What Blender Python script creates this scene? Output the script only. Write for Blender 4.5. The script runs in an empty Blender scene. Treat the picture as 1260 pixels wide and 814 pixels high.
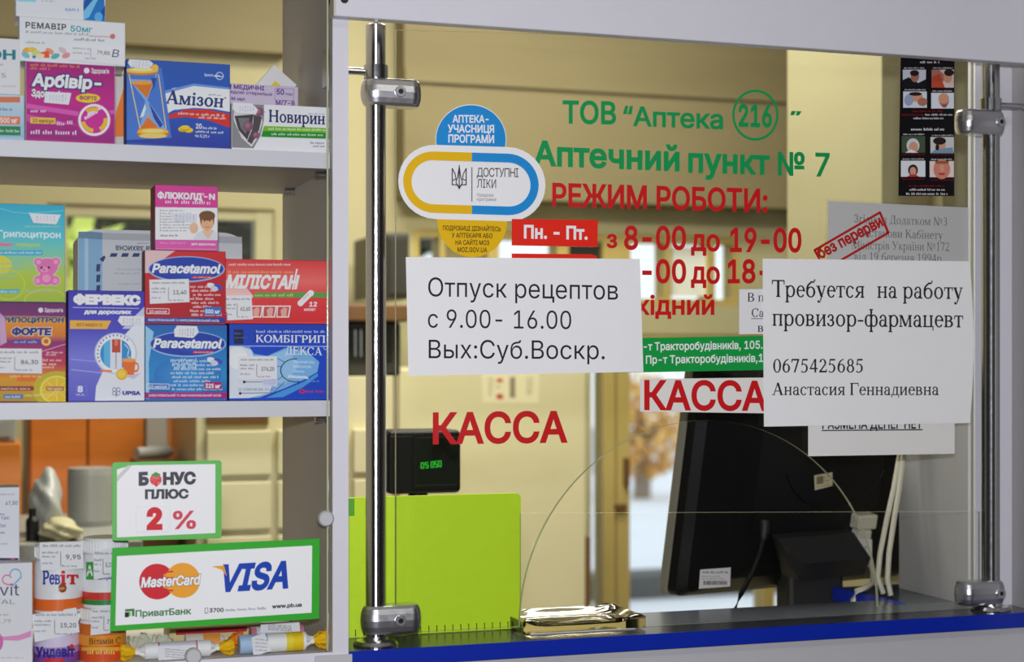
import bpy, bmesh, math, os, random
import numpy as np
from mathutils import Vector, Matrix, geometry
random.seed(7)
SC = bpy.context.scene
COL = SC.collection

# ------------------------------------------------------------------ camera, light, world
CAM = Vector((0.0, -1.76, 1.45)); YAW = math.radians(18.5); FPX = 2000.0; CX = 630.0; HY = 445.0
SY, CYW = math.sin(YAW), math.cos(YAW)
cam = bpy.data.cameras.new('camera'); cam.sensor_width = 36.0; cam.lens = FPX / 1260 * 36.0
cam.shift_y = (HY - 407.0) / 1260.0; cam.clip_start = 0.05; cam.clip_end = 200
cam.dof.use_dof = True; cam.dof.focus_distance = 1.92; cam.dof.aperture_fstop = 4.8
camo = bpy.data.objects.new('camera', cam); COL.objects.link(camo)
camo.location = CAM; camo.rotation_euler = (math.radians(90), 0, -YAW); SC.camera = camo
SC.view_settings.view_transform = 'Standard'; SC.view_settings.look = 'None'
SC.view_settings.exposure = 0.0; SC.view_settings.gamma = 1.0; SC.view_settings.use_curve_mapping = False
SC.cycles.transparent_max_bounces = 24; SC.cycles.max_bounces = 10; SC.cycles.caustics_refractive = False; SC.cycles.caustics_reflective = False

world = bpy.data.worlds.new('overcast_sky'); SC.world = world; world.use_nodes = True
bg = world.node_tree.nodes['Background']; bg.inputs[0].default_value = (0.86, 0.94, 1.0, 1); bg.inputs[1].default_value = 1.3

def area(name, loc, target, sx, sy, power, col):
    l = bpy.data.lights.new(name, 'AREA'); l.shape = 'RECTANGLE'; l.size = sx; l.size_y = sy; l.energy = power; l.color = col
    o = bpy.data.objects.new(name, l); COL.objects.link(o); o.location = loc
    o.rotation_euler = (Vector(target) - Vector(loc)).to_track_quat('-Z', 'Y').to_euler(); return o
area('camera_flash', (-0.01, -1.79, 1.545), (0.60, 0.0, 1.49), 0.06, 0.035, 22.5, (0.965, 0.975, 1.05))
area('pharmacy_ceiling_light', (0.95, 0.85, 2.7), (0.95, 1.05, 0), 1.3, 0.4, 46.0, (1.0, 0.96, 0.82))
area('back_wall_fill', (1.3, 1.75, 2.7), (1.3, 2.0, 0), 1.2, 0.3, 20.0, (1.0, 0.96, 0.82))  # fill light added to brighten the back wall
area('hall_ceiling_light', (0.9, -1.9, 2.72), (0.9, -1.9, 0), 1.2, 0.3, 9.0, (1.0, 0.95, 0.86))

# ------------------------------------------------------------------ photo geometry -> the planes of the place
def ray(px, py):
    u = (px - CX) / FPX; v = (HY - py) / FPX
    return Vector((SY + u * CYW, CYW - u * SY, v))
def at(px, py, Y, off=0.0):
    d = ray(px, py); return CAM + d * ((Y - off - CAM.y) / d.y)
def X_(px, Y): return at(px, HY, Y).x
def Z_(px, py, Y): return at(px, py, Y).z
def plane(Y): return lambda px, py, off=0.0: at(px, py, Y, off)
def tplane(P0, n):
    n = n.normalized()
    def f(px, py, off=0.0):
        d = ray(px, py); t = ((P0 + n * off) - CAM).dot(n) / d.dot(n); return CAM + d * t
    return f
def cylinder_map(cx, cy, r):
    def f(px, py, off=0.0):
        d = ray(px, py); R = r + off; ox, oy = CAM.x - cx, CAM.y - cy
        a = d.x**2 + d.y**2; b = ox * d.x + oy * d.y; c = ox**2 + oy**2 - R * R; k = b * b - a * c
        return CAM + d * ((-b - math.sqrt(max(k, 0))) / a)
    return f

# ------------------------------------------------------------------ colour and materials
def lin(c):
    out = []
    for v in c[:3]:
        v = v / 255.0; out.append(v / 12.92 if v <= 0.04045 else ((v + 0.055) / 1.055) ** 2.4)
    return tuple(out) + (1.0,)
PRINT_GAIN = 1.12
def pc(c):
    r = lin(c); return tuple(min(0.93, v * PRINT_GAIN) for v in r[:3]) + (1.0,)
def pmat(name, col=None, rough=0.5, metal=0.0, spec=0.5, coat=0.0, noise=0.0, nscale=40.0, bump=0.0, attr=False, emit=0, alpha=1.0, trans=0.0, stretch=None, rvar=0.0):
    m = bpy.data.materials.new(name); m.use_nodes = True; nt = m.node_tree; b = nt.nodes['Principled BSDF']
    b.inputs['Roughness'].default_value = rough; b.inputs['Metallic'].default_value = metal
    b.inputs['Specular IOR Level'].default_value = spec; b.inputs['Coat Weight'].default_value = coat
    b.inputs['Alpha'].default_value = alpha; b.inputs['Transmission Weight'].default_value = trans
    if attr:
        a = nt.nodes.new('ShaderNodeVertexColor'); a.layer_name = 'col'; src = a.outputs['Color']
    else:
        b.inputs['Base Color'].default_value = col; src = None
    if noise or bump or rvar:
        tc = nt.nodes.new('ShaderNodeTexCoord'); n = nt.nodes.new('ShaderNodeTexNoise'); n.inputs['Scale'].default_value = nscale; n.inputs['Detail'].default_value = 5
        if stretch:
            mp = nt.nodes.new('ShaderNodeMapping'); mp.inputs['Scale'].default_value = stretch
            nt.links.new(tc.outputs['Object'], mp.inputs['Vector']); nt.links.new(mp.outputs['Vector'], n.inputs['Vector'])
        else: nt.links.new(tc.outputs['Object'], n.inputs['Vector'])
        if noise:
            mr = nt.nodes.new('ShaderNodeMapRange'); mr.inputs['To Min'].default_value = 1 - noise; mr.inputs['To Max'].default_value = 1 + noise * 0.6
            nt.links.new(n.outputs['Fac'], mr.inputs['Value'])
            mx = nt.nodes.new('ShaderNodeVectorMath'); mx.operation = 'SCALE'
            if src: nt.links.new(src, mx.inputs[0])
            else: mx.inputs[0].default_value = col[:3]
            nt.links.new(mr.outputs['Result'], mx.inputs['Scale']); src = mx.outputs['Vector']
        if rvar:
            m2 = nt.nodes.new('ShaderNodeMapRange'); m2.inputs['To Min'].default_value = max(0.02, rough - rvar); m2.inputs['To Max'].default_value = rough + rvar
            nt.links.new(n.outputs['Fac'], m2.inputs['Value']); nt.links.new(m2.outputs['Result'], b.inputs['Roughness'])
        if bump:
            bp = nt.nodes.new('ShaderNodeBump'); bp.inputs['Strength'].default_value = bump; bp.inputs['Distance'].default_value = 0.002
            nt.links.new(n.outputs['Fac'], bp.inputs['Height']); nt.links.new(bp.outputs['Normal'], b.inputs['Normal'])
    if src: nt.links.new(src, b.inputs['Base Color'])
    if emit:
        b.inputs['Emission Color'].default_value = col; b.inputs['Emission Strength'].default_value = emit
    return m
def glassmat(name, tint=(0.985, 0.992, 0.978, 1), rough=0.0, ior=1.36):
    m = bpy.data.materials.new(name); m.use_nodes = True; nt = m.node_tree; nt.nodes.clear()
    o = nt.nodes.new('ShaderNodeOutputMaterial'); mx = nt.nodes.new('ShaderNodeMixShader'); fr = nt.nodes.new('ShaderNodeFresnel')
    t = nt.nodes.new('ShaderNodeBsdfTransparent'); g = nt.nodes.new('ShaderNodeBsdfGlossy')
    fr.inputs['IOR'].default_value = ior; t.inputs['Color'].default_value = tint; g.inputs['Roughness'].default_value = rough
    nt.links.new(fr.outputs[0], mx.inputs[0]); nt.links.new(t.outputs[0], mx.inputs[1]); nt.links.new(g.outputs[0], mx.inputs[2]); nt.links.new(mx.outputs[0], o.inputs[0])
    return m
M = {}
M['card'] = pmat('printed_carton', rough=0.5, spec=0.22, attr=True)
M['paper'] = pmat('printed_paper', rough=0.75, spec=0.25, attr=True, noise=0.03, nscale=30)
M['vinyl'] = pmat('cut_vinyl', rough=0.45, spec=0.4, attr=True)
M['gloss'] = pmat('glossy_print', rough=0.4, spec=0.3, attr=True)
M['plastic'] = pmat('jar_plastic', rough=0.35, attr=True)
M['lam'] = pmat('white_laminate', lin((222, 221, 228)), rough=0.42, spec=0.4, noise=0.03, nscale=60)
M['lam_grey'] = pmat('grey_laminate', lin((196, 195, 198)), rough=0.45, spec=0.4, noise=0.03, nscale=60)
M['lam_inner'] = pmat('inner_laminate', lin((206, 199, 190)), rough=0.5, spec=0.3, noise=0.04, nscale=30)
M['edge'] = pmat('beige_edge_band', lin((205, 198, 184)), rough=0.5, noise=0.03)
M['blue'] = pmat('blue_counter_edge', lin((16, 44, 168)), rough=0.3, spec=0.5, noise=0.05, nscale=80)
M['ctop'] = pmat('dark_counter_top', lin((74, 79, 88)), rough=0.22, spec=0.5, noise=0.15, nscale=90)
M['chrome'] = pmat('chrome', lin((205, 205, 208)), rough=0.2, metal=1.0, rvar=0.05, nscale=120)
def brushed(m, rough, an, rot):
    nt = m.node_tree; b = nt.nodes['Principled BSDF']; t = nt.nodes.new('ShaderNodeTangent'); t.direction_type = 'RADIAL'; t.axis = 'Z'
    nt.links.new(t.outputs[0], b.inputs['Tangent']); b.inputs['Anisotropic'].default_value = an; b.inputs['Anisotropic Rotation'].default_value = rot
M['tube'] = pmat('polished_tube', lin((205, 205, 208)), rough=0.2, metal=1.0, rvar=0.04, nscale=150); brushed(M['tube'], .2, .9, 0.25)
M['satin'] = pmat('satin_steel', lin((214, 214, 218)), rough=0.33, metal=1.0, rvar=0.06, nscale=150)
M['clip'] = pmat('brushed_clip', lin((190, 190, 192)), rough=0.5, metal=0.35, rvar=0.05)
M['screw'] = pmat('dark_screw', lin((60, 58, 56)), rough=0.4, metal=0.8)
M['black'] = pmat('black_plastic', lin((13, 13, 15)), rough=0.42, spec=0.28, noise=0.15, nscale=60)
M['blackm'] = pmat('matt_black_plastic', lin((25, 25, 27)), rough=0.6, bump=0.2, nscale=300)
M['greyp'] = pmat('grey_plastic', lin((120, 118, 108)), rough=0.45, noise=0.05)
M['wcable'] = pmat('white_cable', lin((214, 208, 190)), rough=0.45, noise=0.04)
M['cream'] = pmat('cream_paint', lin((190, 183, 146)), rough=0.6, noise=0.06, nscale=6)
M['creamw'] = pmat('cream_wall', lin((190, 182, 142)), rough=0.75, noise=0.1, nscale=3)
M['column'] = pmat('darkened_column_cream', lin((158, 151, 118)), rough=0.7, noise=0.05, nscale=5)  # cream darkened in the colour to stand for the flash falloff
M['khaki'] = pmat('khaki_wall', lin((140, 128, 94)), rough=0.75, noise=0.14, nscale=2.2, stretch=(1, 1, 5))
M['mustard'] = pmat('mustard_frame', lin((196, 174, 104)), rough=0.5, noise=0.1, nscale=10, stretch=(6, 6, 1))
M['cabc'] = pmat('cream_cabinet', lin((216, 208, 168)), rough=0.5, noise=0.05, nscale=8)
M['orange'] = pmat('orange_wood', lin((206, 118, 36)), rough=0.45, noise=0.25, nscale=7, stretch=(1, 1, 7))
M['brown'] = pmat('brown_wood', lin((112, 78, 40)), rough=0.5, noise=0.3, nscale=8, stretch=(1, 1, 6))
M['darkg'] = pmat('dark_cabinet', lin((52, 50, 44)), rough=0.4, noise=0.2, nscale=8)
M['grey'] = pmat('grey_metal', lin((150, 150, 144)), rough=0.4, noise=0.08)
M['bag'] = pmat('thin_plastic_bag', lin((176, 178, 176)), rough=0.35, bump=0.5, nscale=40, noise=0.1)
M['hallwall'] = pmat('hall_wall', lin((104, 101, 95)), rough=0.8, noise=0.05, nscale=4)
M['floor'] = pmat('floor_tiles', lin((110, 100, 88)), rough=0.5, noise=0.15, nscale=5)
M['ceil'] = pmat('ceiling_paint', lin((200, 196, 184)), rough=0.8, noise=0.04)
M['ground'] = pmat('pale_ground', lin((228, 232, 238)), rough=0.9, noise=0.12, nscale=0.8)
M['road'] = pmat('grey_road', lin((188, 191, 196)), rough=0.9, noise=0.15, nscale=0.6)
M['asph'] = pmat('dark_kerb', lin((92, 92, 90)), rough=0.9, noise=0.15, nscale=3)
M['lime'] = pmat('lime_leaf', lin((238, 250, 120)), rough=0.6, noise=0.2, nscale=4)
M['dkleaf'] = pmat('dark_leaf', lin((58, 62, 36)), rough=0.7, noise=0.4, nscale=5)
M['amber'] = pmat('amber_leaf', lin((235, 190, 110)), rough=0.7, noise=0.3, nscale=4)
M['trunk'] = pmat('bark', lin((150, 136, 118)), rough=0.9, noise=0.3, nscale=12)
M['limeb'] = pmat('lime_cover', lin((208, 246, 44)), rough=0.4, spec=0.4, noise=0.07, nscale=70, bump=0.08)
M['limee'] = pmat('green_spine', lin((96, 176, 48)), rough=0.4, noise=0.05)
M['wire'] = pmat('binding_wire', lin((70, 74, 40)), rough=0.35, metal=0.6)
M['ledoff'] = pmat('display_window', lin((30, 34, 28)), rough=0.2)
M['led'] = pmat('green_digits', lin((40, 190, 50)), rough=0.4, emit=0.35)
M['glass'] = glassmat('clear_glass')
M['glassedge'] = pmat('glass_edge', lin((206, 214, 176)), rough=0.12, alpha=0.85, spec=0.8)
M['thinglass'] = glassmat('thin_clear_glass', (0.998, 0.999, 0.998, 1), 0.0, 1.18)
M['booth'] = pmat('darkened_booth_laminate', lin((172, 170, 172)), rough=0.5, spec=0.3, noise=0.04, nscale=40)  # grey deepened to carry the vignetting and the oblique flash
M['blind'] = pmat('pale_blind', lin((244, 246, 240)), rough=0.7, noise=0.05)
M['cabglass'] = glassmat('cabinet_glass', (0.985, 0.99, 0.985, 1))
M['acryl'] = pmat('clear_acrylic', lin((236, 228, 190)), rough=0.03, trans=1.0)
M['cello'] = glassmat('cellophane', (0.93, 0.93, 0.9, 1), 0.12, 1.6)
M['sleeve'] = glassmat('plastic_sleeve', (0.99, 0.99, 0.985, 1), 0.08, 1.4)
M['photo'] = M['gloss']

# ------------------------------------------------------------------ mesh builder
class MB:
    def __init__(s): s.v = []; s.f = []; s.c = []; s.sm = []; s.mi = []
    def add(s, vs, fs, col=(1, 1, 1, 1), smooth=False, mi=0):
        o = len(s.v); s.v += [Vector(p) for p in vs]
        for k, f in enumerate(fs):
            s.f.append([i + o for i in f]); s.c.append(col); s.sm.append(smooth); s.mi.append(mi)
        return s
    def bm(s, b, col=(1, 1, 1, 1), smooth=False, mi=0):
        b.verts.ensure_lookup_table(); b.verts.index_update()
        s.add([v.co.copy() for v in b.verts], [[v.index for v in f.verts] for f in b.faces], col, smooth, mi); b.free(); return s
    def box(s, x0, x1, y0, y1, z0, z1, col=(1, 1, 1, 1), bev=0.0, seg=2, mi=0):
        b = bmesh.new(); bmesh.ops.create_cube(b, size=1.0)
        for v in b.verts: v.co = Vector(((x0 + x1) / 2 + v.co.x * (x1 - x0), (y0 + y1) / 2 + v.co.y * (y1 - y0), (z0 + z1) / 2 + v.co.z * (z1 - z0)))
        if bev: bmesh.ops.bevel(b, geom=b.edges[:], offset=bev, segments=seg, profile=0.5, affect='EDGES')
        return s.bm(b, col, False, mi)
    def lathe(s, prof, c, n=24, axis='z', col=(1, 1, 1, 1), smooth=True, cols=None, mi=0):
        vs = []; fs = []; cc = []
        for r, h in prof:
            for k in range(n):
                a = 2 * math.pi * k / n; p = (r * math.cos(a), r * math.sin(a), h)
                if axis == 'y': p = (p[0], p[2], p[1])
                elif axis == 'x': p = (p[2], p[0], p[1])
                vs.append(Vector(p) + Vector(c))
        for i in range(len(prof) - 1):
            for k in range(n):
                a, b_ = i * n + k, i * n + (k + 1) % n; q = [a, b_, b_ + n, a + n]
                if axis == 'y': q = q[::-1]
                s.add([vs[j] for j in q], [[0, 1, 2, 3]], cols[i] if cols else col, False, mi); s.sm[-1] = smooth
        if prof[0][0] > 1e-6: s.add([vs[k] for k in range(n)], [list(range(n))[::(-1 if axis != 'y' else 1)]], cols[0] if cols else col, mi=mi)
        if prof[-1][0] > 1e-6: s.add(vs[-n:], [list(range(n))[::(1 if axis != 'y' else -1)]], cols[-1] if cols else col, mi=mi)
        return s
    def tube(s, pts, r, n=10, col=(1, 1, 1, 1), mi=0):
        pts = [Vector(p) for p in pts]; rings = []
        for i, p in enumerate(pts):
            t = (pts[min(i + 1, len(pts) - 1)] - pts[max(i - 1, 0)]).normalized()
            up = Vector((0, 0, 1)) if abs(t.z) < 0.9 else Vector((1, 0, 0)); a = t.cross(up).normalized(); b_ = t.cross(a)
            rr = r[i] if isinstance(r, (list, tuple)) else r
            rings.append([p + a * (rr * math.cos(2 * math.pi * k / n)) + b_ * (rr * math.sin(2 * math.pi * k / n)) for k in range(n)])
        vs = [p for q in rings for p in q]
        fs = [[i * n + k, i * n + (k + 1) % n, (i + 1) * n + (k + 1) % n, (i + 1) * n + k] for i in range(len(pts) - 1) for k in range(n)]
        s.add(vs, fs, col, True, mi); s.add(rings[0], [list(range(n))[::-1]], col, False, mi); s.add(rings[-1], [list(range(n))], col, False, mi); return s
    def prism(s, pts, d, col=(1, 1, 1, 1), mi=0, emi=None, smooth_side=False):
        # pts: planar outline, d: extrusion vector
        pts = [Vector(p) for p in pts]; n = len(pts); d = Vector(d)
        s.add(pts, [list(range(n))], col, False, mi); s.add([p + d for p in pts], [list(range(n))[::-1]], col, False, mi)
        s.add(pts + [p + d for p in pts], [[(i + 1) % n, i, n + i, n + (i + 1) % n] for i in range(n)], col, smooth_side, mi if emi is None else emi); return s
    def xform(s, m):
        s.v = [m @ v for v in s.v]; return s
    def build(s, name, mats, parent=None, origin=None):
        if not isinstance(mats, (list, tuple)): mats = [mats]
        xs = np.array([tuple(v) for v in s.v]); lo, hi = xs.min(0), xs.max(0)
        if parent is not None: org = Vector(parent['_o']) ; loc = Vector((0, 0, 0))
        else: org = Vector(origin) if origin is not None else Vector(((lo[0] + hi[0]) / 2, (lo[1] + hi[1]) / 2, lo[2])); loc = org
        me = bpy.data.meshes.new(name); me.from_pydata([tuple(v - org) for v in s.v], [], s.f)
        for m in mats: me.materials.append(m)
        ca = me.color_attributes.new('col', 'FLOAT_COLOR', 'CORNER')
        buf = []
        for f, c in zip(s.f, s.c):
            if isinstance(c, list): buf += [x for q in c for x in q]
            else: buf += list(c) * len(f)
        ca.data.foreach_set('color', buf)
        me.polygons.foreach_set('use_smooth', s.sm); me.polygons.foreach_set('material_index', s.mi); me.update()
        o = bpy.data.objects.new(name, me); COL.objects.link(o); o.location = loc
        o['_o'] = tuple(org)
        if parent is not None: o.parent = parent
        return o
def empty(name, loc):
    o = bpy.data.objects.new(name, None); COL.objects.link(o); o.location = loc; o['_o'] = tuple(loc); o.empty_display_size = 0.02; return o
def tag(o, label, cat, group=None):
    o['label'] = label; o['category'] = cat
    if group: o['group'] = group
    return o
def struct(o):
    o['kind'] = 'structure'; return o

# ------------------------------------------------------------------ lettering
def _font():
    try: return bpy.data.fonts.load(os.path.join(bpy.utils.system_resource('DATAFILES', path='fonts'), 'Inter.woff2'))
    except Exception: return None
SANS = _font()
def sans_contours(text, track=1.0):
    cu = bpy.data.curves.new('lettering', 'FONT'); cu.body = text; cu.resolution_u = 3; cu.fill_mode = 'NONE'; cu.space_character = track
    if SANS: cu.font = SANS
    o = bpy.data.objects.new('lettering', cu); COL.objects.link(o)
    dg = bpy.context.evaluated_depsgraph_get(); me = bpy.data.meshes.new_from_object(o.evaluated_get(dg))
    nxt = {}
    for e in me.edges: nxt.setdefault(e.vertices[0], []).append(e.vertices[1]); nxt.setdefault(e.vertices[1], []).append(e.vertices[0])
    seen = set(); out = []
    for i in range(len(me.vertices)):
        if i in seen or i not in nxt: continue
        loop = [i]; seen.add(i); cur = i; nb = sorted(nxt[i]); prev = None
        cand = [k for k in nb if k == i + 1] or nb
        cur = cand[0]
        while cur not in seen:
            seen.add(cur); loop.append(cur); c2 = [k for k in nxt[cur] if k not in seen]
            if not c2: break
            cur = c2[0]
        if len(loop) > 2: out.append([tuple(me.vertices[k].co[:2]) for k in loop])
    bpy.data.objects.remove(o); bpy.data.curves.remove(cu); bpy.data.meshes.remove(me)
    return out
_h = [q[1] for c in sans_contours('Н') for q in c]; CAPH = max(_h) - min(_h)
def area2(p):
    a = np.array(p); x, y = a[:, 0], a[:, 1]; return 0.5 * float(np.sum(x * np.roll(y, -1) - np.roll(x, -1) * y))
def grow(cont, d, sign):
    res = []
    for p in cont:
        q = [p[0]]
        for t in p[1:]:
            if abs(t[0] - q[-1][0]) + abs(t[1] - q[-1][1]) > 1e-5: q.append(t)
        if abs(q[0][0] - q[-1][0]) + abs(q[0][1] - q[-1][1]) < 1e-5: q.pop()
        n = len(q); r = []
        if n < 3: continue
        for i in range(n):
            a, b, c = np.array(q[i - 1]), np.array(q[i]), np.array(q[(i + 1) % n])
            e1 = b - a; e2 = c - b; e1 = e1 / np.linalg.norm(e1); e2 = e2 / np.linalg.norm(e2)
            n1 = np.array([e1[1], -e1[0]]); n2 = np.array([e2[1], -e2[0]]); m = n1 + n2; L = np.linalg.norm(m)
            if L < 0.3: off = n1 * d * sign
            else:
                m = m / L; off = m * (d * sign / max(0.45, float(m.dot(n1))))
            r.append(tuple(b + off))
        res.append(r)
    return res
def fill(cont):
    vs = []; es = []
    for p in cont:
        o = len(vs); vs += [Vector(q) for q in p]; es += [(o + i, o + (i + 1) % len(p)) for i in range(len(p))]
    r = geometry.delaunay_2d_cdt(vs, es, [], 0, 1e-6); V = r[0]; F = r[2]
    if not F: return [], []
    P = np.array([tuple(v) for v in V]); cen = np.array([P[list(f)].mean(0) for f in F]); w = np.zeros(len(F))
    for p in cont:
        a = np.array(p); b = np.roll(a, -1, 0)
        for (x0, y0), (x1, y1) in zip(a, b):
            if y0 == y1: continue
            up = (cen[:, 1] >= min(y0, y1)) & (cen[:, 1] < max(y0, y1))
            xi = x0 + (cen[:, 1] - y0) / (y1 - y0) * (x1 - x0); w += np.where(up & (xi > cen[:, 0]), 1 if y1 > y0 else -1, 0)
    return [tuple(v) for v in V], [list(f) for f, k in zip(F, w) if abs(k) > 0.5]

# a hand-drawn roman (serif) alphabet, one contour list per letter
TH, WL, WC, XH, CH = 0.034, 0.078, 0.098, 0.45, 0.66
def ccw(p): return p if area2(p) > 0 else p[::-1]
def rc(x0, y0, x1, y1): return [[(x0, y0), (x1, y0), (x1, y1), (x0, y1)]]
def st(x, y0, y1, w, top=1, bot=1, o=0.042):
    r = rc(x, y0, x + w, y1)
    for flag, yy, s in ((top, y1, -1), (bot, y0, 1)):
        if flag: r += [ccw([(x - o, yy), (x + w + o, yy), (x + w + o, yy + s * 0.022), (x + w, yy + s * 0.05), (x, yy + s * 0.05), (x - o, yy + s * 0.022)])]
    return r
def ln(x0, y0, x1, y1, w):
    # a slanted stroke whose horizontal width is w
    return [ccw([(x0 - w / 2, y0), (x0 + w / 2, y0), (x1 + w / 2, y1), (x1 - w / 2, y1)])]
def arc(cx, cy, rx, ry, a0, a1, wt, wn=TH, n=26):
    r = []; prev = None
    for i in range(n + 1):
        a = math.radians(a0 + (a1 - a0) * i / n); w = wn + (wt - wn) * abs(math.cos(a)) ** 1.5
        o = (cx + (rx) * math.cos(a), cy + ry * math.sin(a)); k = (cx + (rx - w) * math.cos(a), cy + (ry - w) * math.sin(a))
        if prev: r.append(ccw([prev[0], o, k, prev[1]]))
        prev = (o, k)
    return r
def dot(x, y, r): return [[(x + r * math.cos(k * math.pi / 6), y + r * math.sin(k * math.pi / 6)) for k in range(12)]]
def sv(x, y, w=0.13): return rc(x - w / 2, y, x + w / 2, y + 0.024)
def svt(x, y, w=0.13): return rc(x - w / 2, y - 0.024, x + w / 2, y)
G = {}
def g(ch, adv, *parts): G[ch] = (adv, [p for q in parts for p in q])
x = XH; L = WL
g('о', .5, arc(.25, .225, .21, .235, 0, 360, .085))
g('е', .45, arc(.235, .225, .195, .235, 0, 318, .085), rc(.06, .245, .43, .245 + TH))
g('с', .44, arc(.235, .225, .195, .235, 48, 318, .085), dot(.36, .375, .04))
g('а', .45, st(.29, 0, .3, L, 0, 0), arc(.215, .31, .153, .15, 0, 150, .075), dot(.1, .35, .04), arc(.19, .13, .15, .14, 60, 330, .08), rc(.36, 0, .43, .035))
g('р', .51, st(.07, -.21, .44, L, 0, 1), rc(.02, .41, .1, .44), arc(.265, .225, .21, .235, -165, 165, .085))
g('б', .5, arc(.25, .205, .21, .215, 0, 360, .085), arc(.33, .3, .29, .3, 105, 180, .075, .05), rc(.24, .57, .40, .625), arc(.4, .7, .06, .1, 270, 360, .05))
g('у', .48, ln(.09, .45, .265, .02, .1), ln(.41, .45, .20, -.14, .045), dot(.11, -.165, .043), rc(.11, -.205, .19, -.165), svt(.1, .45, .19), svt(.4, .45, .14))
g('т', .43, st(.18, 0, .45, L, 0, 1), rc(.03, .415, .41, .45), ln(.04, .45, .03, .32, .03), ln(.4, .45, .41, .32, .03))
g('я', .48, st(.33, 0, .45, L), arc(.22, .32, .155, .13, 70, 290, .08), rc(.2, .415, .36, .45), rc(.2, .19, .36, .22), ln(.24, .2, .09, .02, .09), sv(.08, 0, .12))
g('н', .53, st(.08, 0, .45, L), st(.37, 0, .45, L), rc(.1, .21, .4, .245))
g('п', .53, st(.08, 0, .45, L), st(.37, 0, .45, L), rc(.1, .415, .4, .45))
g('и', .53, st(.08, 0, .45, L), st(.37, 0, .45, L), ln(.13, .05, .395, .4, .05))
g('й', .53, G['и'][1], arc(.265, .62, .1, .1, 190, 350, .04, .04))
g('в', .47, st(.07, 0, .45, L), rc(.07, .42, .25, .45), rc(.07, 0, .25, .03), rc(.1, .22, .27, .25), arc(.24, .34, .15, .112, -90, 90, .08), arc(.25, .125, .175, .128, -90, 90, .085))
g('з', .39, arc(.18, .335, .14, .125, -80, 150, .075), arc(.18, .125, .165, .135, -150, 90, .08), dot(.07, .355, .033), dot(.06, .09, .036), rc(.14, .215, .23, .25))
g('ф', .66, st(.29, -.21, .67, L), arc(.21, .225, .18, .235, 20, 340, .085), arc(.45, .225, .18, .235, -160, 160, .085))
g('м', .63, st(.06, 0, .45, .04, 1, 1, .05), st(.47, 0, .45, L), ln(.11, .45, .3, .02, .085), ln(.49, .45, .3, .02, .04))
g('ц', .54, st(.08, 0, .45, L, 1, 0), st(.37, 0, .45, L, 1, 0), rc(.04, 0, .5, .035), ln(.49, .03, .49, -.13, .035))
g('-', .33, rc(.04, .19, .29, .245))
g('г', .4, st(.08, 0, .45, L), rc(.08, .415, .36, .45), ln(.355, .45, .37, .31, .03))
g('д', .5, st(.33, 0, .45, L, 1, 0), ln(.19, .45, .12, .02, .045), rc(.17, .415, .36, .45), rc(.03, 0, .48, .035), ln(.045, .03, .045, -.13, .035), ln(.465, .03, .465, -.13, .035))
g('к', .49, st(.08, 0, .45, L), ln(.17, .22, .36, .43, .05), ln(.22, .27, .40, .02, .09), sv(.41, 0, .14), svt(.37, .45, .12))
g('і', .27, st(.095, 0, .45, L, 0, 1), rc(.04, .41, .13, .45), dot(.13, .6, .052))
g('ї', .27, st(.095, 0, .45, L, 0, 1), rc(.04, .41, .13, .45), dot(.05, .6, .045), dot(.21, .6, .045))
g('ь', .45, st(.07, 0, .45, L), rc(.07, 0, .25, .03), rc(.1, .23, .26, .26), arc(.24, .13, .17, .132, -90, 90, .085))
W = WC
g('Т', .62, st(.26, 0, .66, W, 0, 1), rc(.03, .62, .59, .66), ln(.04, .66, .03, .5, .035), ln(.58, .66, .59, .5, .035))
g('А', .72, ln(.36, .67, .12, .02, .045), ln(.36, .67, .58, .02, .115), rc(.19, .2, .52, .235), sv(.1, 0, .17), sv(.6, 0, .22))
g('Г', .58, st(.1, 0, .66, W), rc(.1, .62, .54, .66), ln(.535, .66, .55, .49, .035))
g('З', .5, arc(.22, .5, .18, .175, -80, 150, .09), arc(.22, .18, .21, .195, -155, 90, .1), dot(.07, .52, .04), dot(.06, .14, .045), rc(.16, .33, .28, .365))
g('Д', .7, st(.48, 0, .66, W, 1, 0), ln(.28, .66, .15, .02, .05), rc(.26, .62, .52, .66), rc(.04, 0, .68, .04), ln(.055, .03, .055, -.15, .04), ln(.665, .03, .665, -.15, .04), svt(.3, .66, .16))
g('П', .73, st(.1, 0, .66, W), st(.53, 0, .66, W), rc(.1, .62, .6, .66))
g('Н', .73, st(.1, 0, .66, W), st(.53, 0, .66, W), rc(.1, .315, .6, .35))
g('И', .73, st(.1, 0, .66, W), st(.53, 0, .66, W), ln(.16, .06, .56, .6, .06))
g('К', .68, st(.1, 0, .66, W), ln(.22, .33, .53, .64, .06), ln(.3, .4, .58, .02, .115), sv(.6, 0, .19), svt(.54, .66, .17))
g('М', .88, st(.09, 0, .66, .045, 1, 1, .06), st(.7, 0, .66, W), ln(.14, .66, .42, .02, .115), ln(.73, .66, .43, .02, .05))
g('У', .7, ln(.1, .66, .38, .2, .12), ln(.61, .66, .3, .06, .05), dot(.2, .05, .05), rc(.2, 0, .29, .05), svt(.11, .66, .22), svt(.6, .66, .16))
g('В', .64, st(.1, 0, .66, W), rc(.1, .625, .35, .66), rc(.1, 0, .36, .035), rc(.12, .325, .38, .36), arc(.33, .5, .21, .16, -90, 90, .1), arc(.34, .17, .25, .172, -90, 90, .11))
g('Р', .57, st(.1, 0, .66, W), rc(.1, .625, .33, .66), rc(.12, .28, .34, .315), arc(.32, .47, .22, .19, -90, 90, .105))
g('Б', .6, st(.1, 0, .66, W), rc(.1, .62, .5, .66), ln(.495, .66, .51, .51, .035), rc(.1, 0, .34, .035), rc(.12, .35, .34, .385), arc(.32, .19, .24, .193, -90, 90, .11))
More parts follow.
